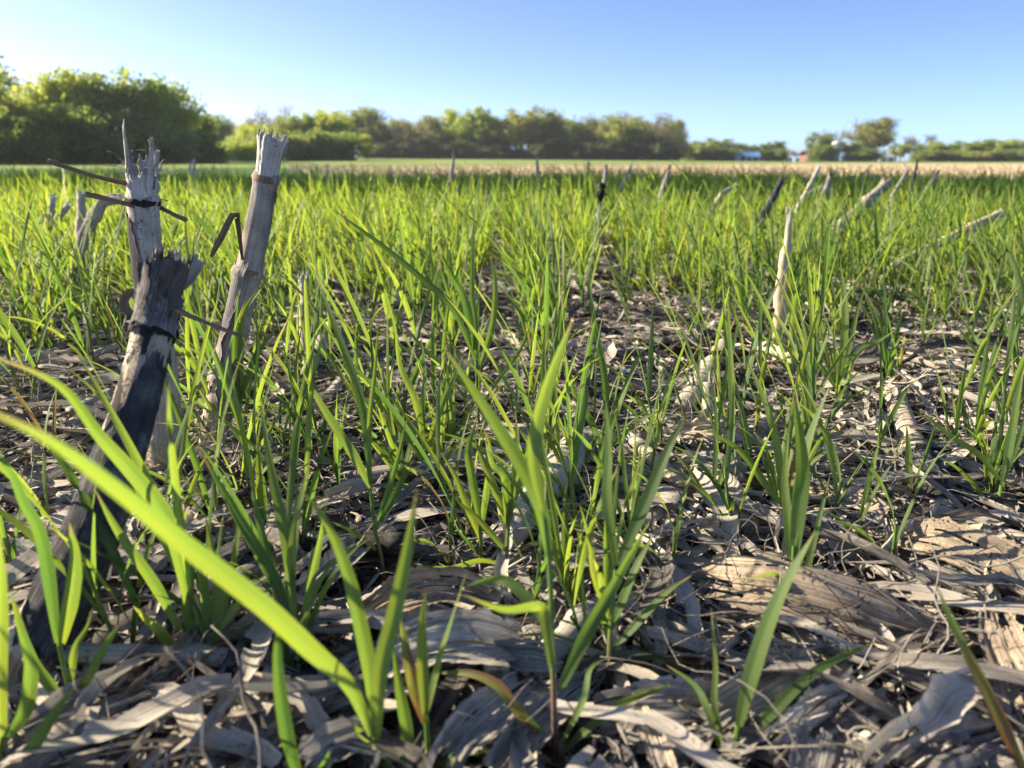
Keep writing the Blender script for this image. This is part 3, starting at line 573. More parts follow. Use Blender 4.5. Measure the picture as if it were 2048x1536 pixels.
def twig(pts, r0, r1, n=24): 
    P = spline([pt(*p) for p in pts], n); r = np.linspace(r0, r1, n) * (1 + .12 * np.sin(np.linspace(0, 9, n))); r[0] *= 1.3
    return tube(P, r, r * .8, k=8, rough=.05, a=rng.uniform(0, 1))
def hairs(P0, T, r, n, L):
    gs = []
    for i in range(n):
        d = unit(rng.normal(size=3) + T * .4); b = P0 + d * r * .8; e = unit(d + rng.normal(0, .5, 3))
        l = rng.uniform(.3, 1) * L; Q = spline([b, b + d * l * .5, b + (d + e) * l * .5], 8)
        gs.append(tube(Q, np.linspace(.00028, .00015, 8), k=3, a=rng.uniform(0, 1)))
    return join(gs)
def ring(P, r0, at, wd, parent):
    i = int(at); c = P[i] + (P[i + 1] - P[i]) * (at - i); T = unit(P[i + 1] - P[i]); n = 7
    Q = c + T * np.linspace(-wd / 2, wd / 2, n)[:, None]; rr = r0 * (1 + .07 * np.sin(np.linspace(0, pi, n)))
    obj('node', shell(Q, rr, rr, [0], [6.25], k=30, jag=.0011, rough=.02, wav=.01), M_BLACK, parent)
# A: upright pale stalk with splintered top and twigs
DA = .67
tA = thing('corn_stubble', 'tall splintered grey stalk with two crossed twigs and a frayed top', 'corn stubble', gp(330, 985))
PA, rA, gA = tubepath([(284, 375, .685), (286, 410, .685), (296, 520, .68), (316, 690, .675), (328, 850, .67), (332, 1000, .668)], [.0125, .0132, .0138, .0142, .0145, .015], 90, D=True, nodes=(.045, .78))
obj('stem', gA, M_ASH, tA)
TA = unit(PA[0] - PA[3])
obj('sheath', shell(PA[47:90], rA[47:90] * 1.06, rA[47:90] * .95, [2.4], [6.9], k=24, jag=.006), M_PALE, tA)  # pale lower stalk; shell added to brighten it against the leaning stalk's shade
obj('splintered_top', splinters(PA[0], TA, .0120, [(-.3, .050, .0072, .02), (-2.5, .040, .0065, .22), (3.0, .014, .008, .15), (2.2, .020, .012, .0), (1.4, .022, .012, .0), (.6, .018, .010, .0), (-1.6, .010, .012, 0), (-2.1, .014, .008, .1), (-.9, .012, .010, .1), (.15, .034, .006, .05)]), M_SPLIT, tA)
obj('frayed_fibre', hairs(PA[0] + TA * .006, TA, .013, 34, .03), M_PALE, tA)
n0, n1 = 8, 50
obj('sheath', shell(PA[n0:n1], rA[n0:n1] * 1.07, rA[n0:n1] * .97, [2.2, 2.3, 2.2, 2.1], [4.3, 4.5, 5.1, 5.9, 6.0, 5.6], jag=.004), M_CHAR, tA)
ring(PA, .0137, 4.3, .0055, tA)
obj('twig', twig([(96, 322, .655), (150, 340, .66), (200, 355, .67), (262, 368, .68)], .0020, .0026), M_TWIG, tA)
obj('twig', twig([(172, 388, .655), (215, 398, .66), (255, 408, .67), (268, 412, .675)], .0028, .0022), M_TWIG, tA)
obj('twig', twig([(300, 405, .70), (330, 420, .69), (350, 430, .685), (372, 440, .68)], .0024, .0022), M_TWIG, tA)
obj('twig', twig([(300, 395, .70), (320, 398, .695), (336, 402, .69)], .0006, .0005), M_BLACK, tA)
# B: charred leaning stalk in front
tB = thing('corn_stubble', 'thick charred leaning stalk with a torn open top and pale foot', 'corn stubble', gp(20, 1410))
PB, rB, gB = tubepath([(322, 585, .505), (308, 650, .50), (275, 790, .47), (225, 950, .44), (165, 1110, .412), (85, 1270, .39), (5, 1440, .372)], [.0125, .0128, .0138, .0150, .0158, .0165, .017], 110, D=True, nodes=(.10,))
obj('stem', gB, M_MOTT, tB)
TB = unit(PB[0] - PB[4])
obj('sheath', shell(PB[20:92], rB[20:92] * np.linspace(1.03, 1.10, 72), rB[20:92] * np.linspace(.92, 1.0, 72), [-1.1, -1.6, -2.6, -3.0, -3.0, -2.6, -1.9], [1.0], k=30, jag=.006, rough=.02), M_CHAR, tB)
obj('sheath', shell(PB[0:12], rB[0:12] * np.linspace(1.15, 1.08, 12), rB[0:12] * 1.0, [0], [6.2], k=26, jag=.002, rough=.03, wav=.02), M_GREYD, tB)
gt = splinters(PB[0] - TB * .004, TB, .0125, [(3.3, .028, .008, .12), (-2.6, .024, .012, .08), (-2.0, .030, .013, .02), (-1.4, .029, .013, .0), (-.9, .022, .012, .1), (2.2, .02, .012, .1), (1.2, .018, .012, .1)])
obj('sheath', shell(PB[82:110], rB[82:110] * 1.04, rB[82:110] * .93, [-4.0], [-1.9, -1.5, -1.0], k=24, jag=.006), M_PALE, tB)
obj('splintered_top', gt, M_GREYD, tB)
obj('splintered_top', splinters(PB[0] + TB * .010, TB, .0105, [(-2.0, .016, .010, 0), (-1.3, .017, .010, .05), (-2.8, .012, .006, .1), (1.6, .016, .012, .0), (.5, .012, .01, .1)], .0008), M_SPLIT, tB)
def tongue(pts, wid, mat, parent, nm, ref=(0, -1, .2), curl=.7):
    P = spline([pt(*p) for p in pts], 18); T, S, U = frames(P, ref)
    W = np.interp(np.linspace(0, 1, 18), np.linspace(0, 1, len(wid)), wid) / 2
    g = ribbon(P, W, S, U, 8, curl=curl, a=.4, wave=wavef(.0006, 2)); V = g['V'].reshape(18, 9, 3); V[-1] += T[-1] * rng.uniform(-1, 1, (9, 1)) * .0022
    g['V'] = V.reshape(-1, 3); return obj(nm, g, mat, parent)
tongue([(322, 640, .498), (340, 590, .495), (358, 552, .49), (366, 524, .488)], [.010, .015, .016, .014], M_GREYD, tB, 'torn_strip')
tongue([(352, 585, .51), (370, 560, .51), (385, 540, .51), (402, 518, .51)], [.006, .012, .013, .010], M_SPLIT, tB, 'torn_strip')
ring(PB, .0139, 12.0, .0050, tB)
obj('twig', twig([(338, 612, .50), (380, 632, .49), (430, 652, .485), (484, 673, .48)], .0022, .0014), M_TWIG, tB)
tongue([(268, 632, .50), (256, 618, .50), (254, 598, .505), (266, 578, .51)], [.006, .009, .009, .006], M_TWIG, tB, 'torn_strip', curl=1.2)
# C: slender brown stalk with white frayed head
tC = thing('corn_stubble', 'slender brown standing stalk with a flared white torn head', 'corn stubble', gp(425, 905))
PC, rC, gC = tubepath([(534, 345, .79), (520, 430, .79), (500, 530, .79), (476, 640, .785), (452, 750, .78), (435, 840, .778), (425, 925, .776)], [.0112, .0128, .0130, .0132, .0138, .0142, .015], 100, D=True, nodes=(.02, .33, .69))
obj('stem', gC, M_BRST, tC)
TC = unit(PC[0] - PC[5])
obj('splintered_top', splinters(PC[0], TC, .0100, [(a, .033 + .004 * math.sin(i * 2.3), .0088, .13 + .05 * math.sin(i * 1.7)) for i, a in enumerate(np.linspace(0, 2 * pi, 13)[:-1])], .0012, tip=.95), M_SPLIT, tC)
obj('node', tube(PC[1:4], np.array([.0122, .0136, .0126]), ref=(0, 1, 0), k=18, cap=False, rough=.03), M_TWIG, tC)
obj('node', tube(PC[31:34], np.array([.0136, .0142, .0136]), ref=(0, 1, 0), k=18, cap=False, rough=.03), M_TWIG, tC)
obj('sheath', shell(PC[30:70], rC[30:70] * 1.10, rC[30:70], [1.9], [4.9, 4.6, 4.3, 4.7], k=16, jag=.003), M_BRST, tC)
obj('sheath', shell(PC[70:99], rC[70:99] * 1.08, rC[70:99] * .98, [2.0], [4.6, 4.9, 5.1, 4.4], k=16, jag=.005), M_PALE, tC)
tongue([(486, 520, .78), (480, 470, .78), (474, 430, .775), (466, 432, .77), (445, 475, .765), (422, 516, .76)], [.004, .006, .008, .009, .010, .006], M_TWIG, tC, 'torn_strip', curl=1.5)
tongue([(546, 372, .79), (550, 390, .788), (548, 406, .786)], [.004, .007, .005], M_TWIG, tC, 'torn_strip', curl=1.2)

def stub(label, pts, radii, mat, top=None, spl=6, L=.02, group=None, dark=None, knob=None, bent=False, ext=True, far=1.0):
    radii = [q * .68 * far for q in radii]; pts = [(a, b, d * far) for a, b, d in pts]
    W3 = [pt(*p) for p in pts]
    if not bent: W3 = [W3[0], W3[-1]]
    d_ = unit(W3[-1] - W3[-2]); d_[2] = min(d_[2], -.6 if W3[-1][1] < 1.6 else -1.1); d_ = unit(d_)
    if ext and W3[-1][2] > -.005: W3.append(W3[-1] + d_ * (W3[-1][2] + .008) / -d_[2])
    if bent: P = spline(W3, 40)
    else:
        W3 = np.array(W3); L_ = np.r_[0, np.cumsum(np.linalg.norm(np.diff(W3, axis=0), axis=1))]; q_ = np.linspace(0, L_[-1], 40); P = np.stack([np.interp(q_, L_, W3[:, c]) for c in range(3)], 1)
    t_ = np.linspace(0, 1, 40); r = np.interp(t_, np.linspace(0, 1, len(radii)), radii)
    P = P + np.interp(t_, [0, .2, .24, .55, .6, 1], [0, .002, -.001, -.002, .002, 0])[:, None] * np.array([1, 0, .5])
    for q in (.22, .58): r = r * (1 + .28 * np.exp(-((t_ - q) / .018) ** 2))
    r = r * (1 + .04 * rng.normal(size=40)); g = tube(P, r, r * .8, ref=(0, 1, 0), k=14, a=.5, rough=.05)
    t = thing('corn_stubble', label, 'corn stubble', P[-1], group)
    obj('stem', g, mat, t); T = unit(P[0] - P[2])
    obj('splintered_top', splinters(P[0], T, r[0] * .85, [(i * 2 * pi / spl + rng.normal(0, .2), rng.uniform(.4, 1.1) * L, r[0] * .8, rng.uniform(0, .2)) for i in range(spl)]), top or M_SPLIT, t)
    if dark: i0, i1 = dark[0] * 3 // 2, dark[1] * 3 // 2; obj('sheath', tube(P[i0:i1], r[i0:i1] * 1.15, r[i0:i1], ref=(0, 1, 0), k=12, arc=(-3.3, 1.6), cap=False, rough=.05), M_CHAR, t)
    if knob:
        b = pt(*knob[:3]); Q = spline([b + [0, 0, knob[3]], b, b - [0.004, 0, knob[3]]], 8)
        obj('sheath', tube(Q, np.array([.2, .8, 1, .95, 1.05, .9, .6, .2]) * knob[4], k=10, rough=.18), M_BLACK, t)
    return t
def gd(px, py): return gp(px, py)[1]
stub('thin crooked grey stub with a pointed top at the sunny edge of the rye', [(105, 402, 1.32), (104, 430, 1.30), (95, 480, 1.28), (82, 545, 1.25)], [.007, .012, .013, .014], M_BRST, L=.02, far=1.35)
stub('short side shoot of grey stalk crossing the crooked pointed stub', [(135, 412, 1.36), (118, 432, 1.34), (104, 452, 1.33)], [.008, .009, .008], M_ASH, L=.012, spl=4, ext=False, far=1.35)
stub('bent pale stub with a knobbly head between two grey stubs', [(162, 390, 1.22), (163, 420, 1.21), (165, 470, 1.2), (160, 540, 1.18)], [.009, .010, .011, .012], M_PALE, L=.01, far=1.35)
stub('grey stub folded over at its top like a hook', [(235, 398, 1.16), (205, 405, 1.16), (186, 440, 1.16), (170, 470, 1.16), (150, 540, 1.15)], [.012, .013, .013, .014, .015], M_BRST, L=.012, bent=True, far=1.35)
stub('pale pointed standing stalk rising from the rye', [(1578, 440, .98), (1572, 470, .98), (1566, 520, .975), (1560, 570, .97), (1556, 660, .965)], [.004, .009, .0115, .0125, .013], M_GOLD, L=.018, spl=4, far=1.22)
stub('pale tan stalk leaning over the rye with worn bands', [(2000, 428, 1.45), (1950, 448, 1.42), (1895, 470, 1.39), (1850, 492, 1.36), (1790, 530, 1.33)], [.011, .012, .012, .012, .012], M_GOLD, L=.014, far=1.4)
stub('dark brown torn stalk leaning with a split ragged tip', [(1762, 378, 1.9), (1735, 395, 1.87), (1705, 425, 1.84), (1670, 465, 1.8)], [.017, .022, .019, .016], M_BRST, L=.045, spl=9, top=M_BRST, far=1.4)
stub('charcoal stub leaning beside taller rye blades', [(1562, 362, 2.5), (1550, 378, 2.48), (1538, 400, 2.45), (1524, 440, 2.4)], [.013, .016, .016, .016], M_CHAR, L=.015, top=M_CHAR)
stub('pale slanting stub behind the charcoal one with a dark side branch', [(1636, 338, 3.0), (1625, 352, 2.98), (1614, 374, 2.95), (1600, 410, 2.9)], [.011, .013, .013, .014], M_ASH, L=.02)
stub('low grey stalk lying slantwise through the rye top', [(1640, 376, 2.7), (1615, 385, 2.68), (1590, 397, 2.65), (1560, 420, 2.6)], [.011, .013, .013, .013], M_BRST, L=.02, far=1.25)
stub('small dark ragged stub with a hooked tip among distant rye', [(1661, 348, 2.9), (1657, 362, 2.88), (1650, 378, 2.86), (1644, 400, 2.84)], [.010, .016, .018, .012], M_BRST, L=.02, top=M_BLACK)
stub('black-knobbed upright stub in the middle distance', [(1212, 338, 2.9), (1210, 360, 2.9), (1206, 380, 2.88), (1198, 430, 2.85)], [.010, .011, .012, .013], M_BRST, L=.015, top=M_BRST, knob=(1202, 385, 2.86, .036, .018))
stub('tall thin two-toned stub breaking the field edge', [(908, 308, 3.9), (906, 330, 3.9), (903, 350, 3.88), (898, 390, 3.85)], [.008, .013, .014, .015], M_BRST, L=.03, dark=(10, 25), top=M_TWIG)
stub('upright tan stub with a blunt head past the shaded rye', [(1074, 320, 5.0), (1075, 334, 5.0), (1076, 350, 4.95), (1076, 370, 4.9)], [.012, .014, .014, .014], M_BRST, L=.02)
stub('dark slim stub leaning against the field edge near the wood', [(1338, 336, 3.6), (1335, 350, 3.6), (1330, 364, 3.58), (1322, 390, 3.5)], [.008, .014, .014, .014], M_BRST, L=.02, top=M_CHAR)
stub('brown slanting stub short of the wood, mostly hidden', [(1262, 332, 3.9), (1256, 344, 3.9), (1250, 356, 3.88), (1240, 380, 3.8)], [.008, .012, .012, .012], M_BRST, L=.02)
stub('dark grey thin stub beneath the round hedge tree', [(1834, 325, 3.7), (1831, 338, 3.7), (1828, 352, 3.68), (1824, 372, 3.6)], [.008, .012, .013, .013], M_CHAR, L=.02, top=M_CHAR)
stub('ragged brown leaning stub beside the dark thin one', [(1812, 345, 3.2), (1806, 356, 3.2), (1797, 370, 3.18), (1786, 392, 3.1)], [.010, .013, .014, .013], M_BRST, L=.03, top=M_BRST)
stub('small dark stub tilted outward near the hedge end', [(1875, 345, 3.4), (1869, 352, 3.4), (1862, 362, 3.38), (1852, 380, 3.3)], [.008, .012, .012, .012], M_BRST, L=.02, top=M_CHAR)
stub('tan stub fragment poking from shaded rye below the low trees', [(1470, 372, 2.9), (1458, 378, 2.88), (1446, 385, 2.86)], [.010, .012, .011], M_PALE, L=.01)
stub('pale dumpy stub standing behind the ashen fallen stalk', [(606, 560, 1.06), (608, 590, 1.05), (611, 645, 1.04)], [.0095, .011, .0125], M_PALE, L=.008)
stub('blurred grey stub rising behind the splintered grey stalk', [(312, 318, 1.9), (312, 345, 1.9), (310, 380, 1.88), (306, 470, 1.85)], [.010, .013, .014, .014], M_BRST, L=.02)
stub('pale blurred stub against the dark shrubs', [(388, 322, 5.2), (388, 334, 5.2), (387, 346, 5.1), (386, 366, 5.0)], [.012, .015, .015, .015], M_ASH, L=.02)
stub('pale blurred stub standing close by the shrub-side one', [(380, 330, 5.0), (379, 338, 5.0), (378, 350, 4.9), (377, 370, 4.9)], [.012, .014, .015, .015], M_ASH, L=.02)
stub('thin ash-coloured stub in shaded rye near the tree line', [(127, 335, 3.6), (128, 350, 3.6), (130, 372, 3.5), (132, 400, 3.4)], [.008, .010, .012, .012], M_ASH, L=.02)

# pale stubble across the strip beyond the rye
SP = []
for i in range(7):
    P = spline([[rng.normal(0, .02), rng.normal(0, .02), .26 * rng.uniform(.7, 1.1)], [0, 0, .1], [0, 0, -.01]], 8)
    g = [tube(P, np.linspace(.010, .013, 8), k=6, a=.5, rough=.06)] + [splinters(P[0], unit(P[0] - P[1]), .009, [(q * 1.5, rng.uniform(.02, .05), .01, .2) for q in range(4)], .002)]
    SP.append(mesh('corn_stubble', join(g), M_GOLD))
items = []
nst = 0
for row in range(60):
    if nst >= 215: break
    for s in range(8):
        y = 8.6 + 36 * rng.random() ** 1.6; x = rng.uniform(-.15 * y, .70 * y) if rng.random() < .85 else rng.uniform(-.5 * y, .1 * y)
        x = round(x / .76) * .76 + rng.normal(0, .06)
        o = bpy.data.objects.new('corn_stubble', SP[int(rng.integers(0, 7))]); C.objects.link(o)
        o.location = (x, y, float(gh(x, y))); o.rotation_euler = (rng.normal(0, .45), rng.normal(0, .55), rng.uniform(0, 6.28)); o.scale = (1.3, 1.3, rng.uniform(.6, 1.15))
        lean = abs(o.rotation_euler[1]) + abs(o.rotation_euler[0])
        tag(o, 'x', 'corn stubble', 'pale stubble beyond the rye'); nst += 1
        items.append((o, 'pale ' + ('steeply leaning' if lean > .9 else 'slanting' if lean > .4 else 'upright') + ' stub', (x, y), ))
        if nst >= 215: break
def name_far(items):
    marks = [('small fresh green tree', 735), ('end of the dark wood', 1345), ('twin green peaks', 940), ('blue-roofed shed', 1490), ('forked olive tree', 1738), ('hedge at the far side', 1950), ('leafy tree group', 250), ('middle of the wood', 1150), ('yellow-green shrubs', 500)]
    by = {}
    for o, d, (x, y) in items:
        px = 1024 + x / y * FPX * 1.04; i = min(range(len(marks)), key=lambda k: abs(marks[k][1] - px)); 
        z = 'close to the rye' if y < 16 else ('mid-strip' if y < 28 else 'far off')
        by.setdefault((d, z, marks[i][0]), []).append((y, o))
    for (d, z, k), v in by.items():
        v.sort(key=lambda q: q[0])
        for j, (_, o) in enumerate(v): o['label'] = (ORD[j] + ' ' if j else '') + d + ' ' + z + ' below the ' + k
name_far(items)
# countless flat pale debris in that strip
gs = []
for i, p in enumerate(LEAFP[:10] + STKP[:4]):
    k = 700; y = 9 + 50 * rng.random(k) ** 1.5; x = rng.uniform(-.28, .75, k) * y
    Ms = rotz(rng.uniform(0, 6.28, k)) @ roty(rng.normal(0, .5, k)) * rng.uniform(1.2, 2.6, k)[:, None, None]
    gs.append(many(p, Ms, np.stack([x, y, gh(x, y) + .03], 1), rng.uniform(.0, .4, k)))
tag(obj('stubble_litter', join(gs), M_GOLD), 'pale straw-coloured corn trash strewn over the strip beyond the rye', 'litter', kind='stuff')

# ------------------------------------------------------------------ rye
def leafgeo(P, wd, ref, tw, n=None, m=4, fold=.25, a=0.5):
    n = len(P); t = np.linspace(0, 1, n)
    W = wd / 2 * np.interp(t, [0, .08, .3, .55, .8, .95, 1], [.45, .66, 1, .90, .54, .17, .02])
    T, S, U = frames(P, ref, tw)
    g = ribbon(P, W, S, U, m, fold=fold, a=a); g['UV'][:, 1] = np.repeat(t * 1.4, m + 1); return g
def rye(seed, nt=2, n=14, m=4, k=6, hs=1.0):
    """local rye seedling: returns list of (kind, geo)"""
    r = np.random.default_rng(seed); parts = []
    for ti in range(nt):
        az = r.uniform(0, 2 * pi); b = np.array([cos(az), sin(az), 0]) * (.004 if nt > 1 else 0)
        h = r.uniform(.045, .085) * hs * (1 if ti == 0 else .75)
        lean = np.array([r.normal(-.12, .12), r.normal(0, .10), 0]) + b * 25
        top = b + np.array([lean[0] * h, lean[1] * h, h])
        P = spline([b - [0, 0, .006], b + (top - b) * .5, top], 8)
        g = tube(P, np.linspace(.0014, .0013, 8), k=k, a=0, cap=False); g['UV'][:, 1] = np.repeat(np.linspace(0, .98, 8), k + 1)
        parts.append(('stem', g))
        nl = int(r.integers(2, 5)) if ti else int(r.integers(3, 5))
        az0 = r.uniform(0, 2 * pi)
        for j in range(nl):
            f = .35 + .65 * j / max(nl - 1, 1); s = b + (top - b) * f
            a0 = az0 + j * pi + r.normal(0, .5); out = np.array([cos(a0), sin(a0), 0]) + np.array([-.45, 0.05, 0])
            L = r.uniform(.085, .15) * hs * (.62 + .45 * f); e0 = r.uniform(.12, .38) + .35 * (1 - f); dr = r.uniform(.1, .7) + (.8 * (1 - f) if r.random() < .5 else 0)
            d, p, pts = e0, s.copy(), [s - np.array([0, 0, .004])]
            for q in range(6):
                ang = min(e0 + dr * ((q + .5) / 6) ** 1.6, 2.2); v = out * sin(ang) + np.array([0, 0, cos(ang)]); p = p + unit(v) * L / 6; pts.append(p.copy())
            P = spline(pts, n); ref = unit(np.array([out[0], out[1], 1.6]))
            tw = np.linspace(r.normal(0, .3), r.normal(0, 1.1), n)
            parts.append(('leaf', leafgeo(P, r.uniform(.0036, .0062) * (.6 + .4 * hs), ref, tw, m=m, a=r.uniform(0, 1))))
    return parts
NPR = 22
PRO = [rye(100 + i, nt=[1, 2, 2, 3][i % 4], hs=[.75, 1.0, 1.15, 1.3][(i * 7) % 4]) for i in range(NPR)]
PHT = [max(g['V'][:, 2].max() for _, g in p) for p in PRO]
PNL = [sum(k == 'leaf' for k, _ in p) for p in PRO]
SIMP = [join([g for _, g in rye(500 + i, nt=[2, 2, 3][i % 3], n=7, m=2, k=3, hs=[.9, 1.1, 1.3][i % 3])]) for i in range(16)]
NW = ['no', 'one', 'two', 'three', 'four', 'five', 'six', 'seven', 'eight', 'nine', 'ten', 'eleven', 'twelve', 'thirteen']
rye_items = []
PM = {}
def rye_copy(i, x, y, s, rz, parts=True):
    z = float(gh(x, y))
    tilt = (rng.normal(0, .07), rng.normal(-.03, .08), rz)
    if parts:
        if i not in PM: PM[i] = [(k, mesh(k, g, M_STEM if k == 'stem' else M_LEAF)) for k, g in PRO[i]]
        t = bpy.data.objects.new('rye_seedling', None); C.objects.link(t); t.empty_display_size = .01
        for k, me in PM[i]: c = bpy.data.objects.new(k, me); C.objects.link(c); c.parent = t
    else:
        if (i, 'j') not in PM:
            me = mesh('rye_seedling', join([g for _, g in PRO[i]]), M_LEAF); PM[(i, 'j')] = me
        t = bpy.data.objects.new('rye_seedling', PM[(i, 'j')]); C.objects.link(t)
    t.location = (x, y, z); t.rotation_euler = tilt; t.scale = (s, s, s)
    hh = PHT[i] * s; d = ('tall' if hh > .19 else 'short' if hh < .13 else 'middling') + ' ' + NW[min(PNL[i], 13)] + '-leaved rye seedling'
    if tilt[1] < -.1: d += ', tilted'
    tag(t, 'x', 'rye seedling', 'rye seedlings standing in the corn litter'); rye_items.append((t, d, (x, y)))

def hero(label, base, stem, leaves, g=None, sr=.0016):
    """seedling traced from the photograph; leaves: (pixel points, width m, depth change, twist)"""
    b = gp(*base); D0 = b[1]
    t = thing('rye_seedling', label, 'rye seedling', b, 'rye seedlings standing in the corn litter')
    sp_ = [b - [0, 0, .005]] + [pt(px, py, D0) for px, py in stem]
    P = spline(sp_, 14); s = tube(P, np.linspace(sr, sr * .8, 14), k=8, a=0, cap=False); s['UV'][:, 1] = np.repeat(np.linspace(0, .98, 14), 9)
    obj('stem', s, M_STEM, t)
    for j, lf in enumerate(leaves):
        pts, wd, dd = lf[:3]; tw = lf[3] if len(lf) > 3 else rng.normal(0, .5); n = 26
        D1 = D0 + (lf[4] if len(lf) > 4 else 0)
        Q = [pt(px, py, D1 + dd * (i / (len(pts) - 1)) ** 1.3) for i, (px, py) in enumerate(pts)]
        P = spline(Q, n); T = unit(np.gradient(P, axis=0)); view = unit(P - np.array([0, 0, H]))
        # broad side turned mostly to the viewer, rolled by tw
        g_ = leafgeo(P, wd * .74, unit(-view), np.linspace(tw * .3 + rng.normal(0, .2), tw + rng.normal(0, .3), n), m=6, fold=.22, a=rng.uniform(0, .9))
        obj('leaf', g_, M_LEAF, t)
    return t
hero('large seedling in front with a kinked low leaf and a reddish stem', (1110, 1545), [(1108, 1400), (1104, 1270), (1100, 1140), (1088, 1030)], [
    ([(1098, 1110), (1075, 1000), (1010, 880), (885, 690)], .011, .03), ([(1085, 1020), (1066, 900), (1095, 770), (1148, 632)], .0105, .05, -.4),
    ([(1106, 1345), (1092, 1245), (1078, 1212), (1010, 1218), (928, 1190)], .0085, -.03, .5), ([(1104, 1260), (1062, 1205), (1005, 1158), (932, 1172)], .0085, .02, .6),
    ([(1105, 1490), (1033, 1418), (995, 1370), (937, 1346), (868, 1346)], .0078, .03, .4), ([(1120, 1380), (1167, 1280), (1215, 1193), (1300, 1040)], .0098, .04, -.5),
    ([(1118, 1514), (1177, 1456), (1249, 1404), (1345, 1368)], .0065, .03, .3), ([(1124, 1485), (1167, 1399), (1182, 1337), (1222, 1312)], .005, .03, .8)])
hero('bushy seedling just behind the large front one with a bent low leaf', (1215, 1385), [(1218, 1320), (1222, 1240), (1232, 1140)], [
    ([(1225, 1255), (1268, 1145), (1307, 1068)], .008, .02), ([(1232, 1351), (1273, 1317), (1325, 1320), (1372, 1342)], .006, -.01, .8),
    ([(1236, 1130), (1287, 1015), (1340, 890), (1374, 828)], .010, .03, .4), ([(1232, 1130), (1215, 1000), (1218, 900), (1212, 800)], .009, .02, 1.), ([(1220, 1240), (1188, 1150), (1180, 1090), (1160, 1010)], .007, .02),
    ([(1225, 1300), (1290, 1230), (1340, 1180), (1385, 1150)], .007, .01, .4)])
hero('seedling with jointed stem rising left of the central clump', (772, 1175), [(762, 1110), (750, 1060), (742, 985)], [
    ([(741, 975), (700, 900), (651, 825), (600, 736)], .0100, .02), ([(741, 965), (739, 848), (750, 740), (757, 640)], .005, .01, .2), ([(742, 970), (722, 800), (670, 650), (628, 542)], .0085, .06, .3),
    ([(760, 1044), (780, 1010), (813, 944), (828, 918)], .0075, .01), ([(752, 1100), (722, 1073), (688, 1054), (664, 1044)], .006, .0, .6), ([(752, 1060), (775, 985), (800, 900), (812, 840)], .006, .03)])
hero('near seedling whose huge blade sweeps across the lower corner', (775, 1580), [(765, 1520), (752, 1470)], [
    ([(745, 1470), (700, 1372), (623, 1300), (527, 1212), (364, 1085), (240, 985), (96, 880), (-70, 800)], .0108, -.11, .25, -.02),
    ([(752, 1480), (760, 1350), (789, 1231), (818, 1087), (834, 978)], .0105, -.02, .3, -.02), ([(748, 1440), (735, 1320), (698, 1154), (650, 1040), (596, 975)], .0095, .0, .3), 
    ([(800, 1560), (815, 1480), (800, 1380), (785, 1280)], .0085, .0, .2), ([(760, 1540), (780, 1500), (730, 1470), (700, 1440)], .009, -.01, .4)])
hero('near seedling of three upright blades beside the huge sweeping one', (858, 1560), [(856, 1500), (853, 1440)], [
    ([(850, 1430), (846, 1330), (845, 1250), (852, 1178)], .0085, .0, .2), ([(856, 1420), (880, 1320), (905, 1240), (934, 1140)], .0075, .0), ([(853, 1450), (830, 1380), (812, 1300), (800, 1230)], .009, .02),
    ([(870, 1560), (910, 1515), (957, 1500), (1028, 1512)], .0075, -.0, .7)])
hero('clump with a broad dark upright blade at the foot of the charred stalk', (432, 1375), [(420, 1320), (405, 1260), (385, 1210)], [
    ([(385, 1290), (376, 1200), (378, 1140), (364, 1064)], .0105, .0, .2), ([(360, 1260), (307, 1164), (240, 1068), (188, 975)], .0085, -.02, .2), ([(386, 1352), (326, 1270), (296, 1240), (266, 1212)], .0088, -.02, .5),
    ([(385, 1240), (340, 1050), (268, 948), (201, 872), (120, 770), (-30, 706)], .0115, -.08, .3), ([(412, 1260), (408, 1190), (395, 1130), (388, 1090)], .009, .01), ([(425, 1300), (450, 1200), (470, 1110), (482, 1000)], .008, .03, .5),
    ([(425, 1260), (440, 1180), (425, 1100), (410, 1030)], .0075, .02), ([(430, 1270), (500, 1180), (540, 1150), (560, 1130)], .006, .0, .9)])
hero('seedling with a purple-based stem at the lower corner near the charred foot', (158, 1470), [(146, 1410), (132, 1350), (118, 1285)], [
    ([(116, 1285), (86, 1087), (48, 1006), (19, 939), (-15, 890)], .0088, -.02, .2), ([(122, 1290), (145, 1180), (150, 1110), (139, 1045)], .0105, -.01, .2), ([(146, 1410), (192, 1327), (215, 1285), (242, 1245)], .0072, -.02, .4),
    ([(150, 1430), (100, 1370), (60, 1310), (20, 1180)], .008, .0, .3), ([(155, 1450), (210, 1400), (270, 1390), (335, 1405)], .0062, -.0, .8), ([(140, 1380), (150, 1300), (175, 1255), (186, 1215)], .0055, .01)])
hero('near blurred seedling cut by the frame edge below the charred foot', (-5, 1590), [(0, 1520), (5, 1470)], [
    ([(5, 1500), (-2, 1350), (3, 1200), (-3, 1050)], .0095, -.02, .2), ([(10, 1480), (50, 1420), (62, 1330), (30, 1230)], .0095, -.01, .2), ([(5, 1540), (60, 1500), (100, 1440), (150, 1370)], .0085, -.02, .3)])
hero('single blurred upright blade rising from below the frame', (620, 1640), [(612, 1600), (604, 1560)], [([(604, 1575), (575, 1471), (556, 1327), (562, 1222)], .0088, -.01, .3), ([(606, 1580), (640, 1540), (660, 1500)], .007, .0)])
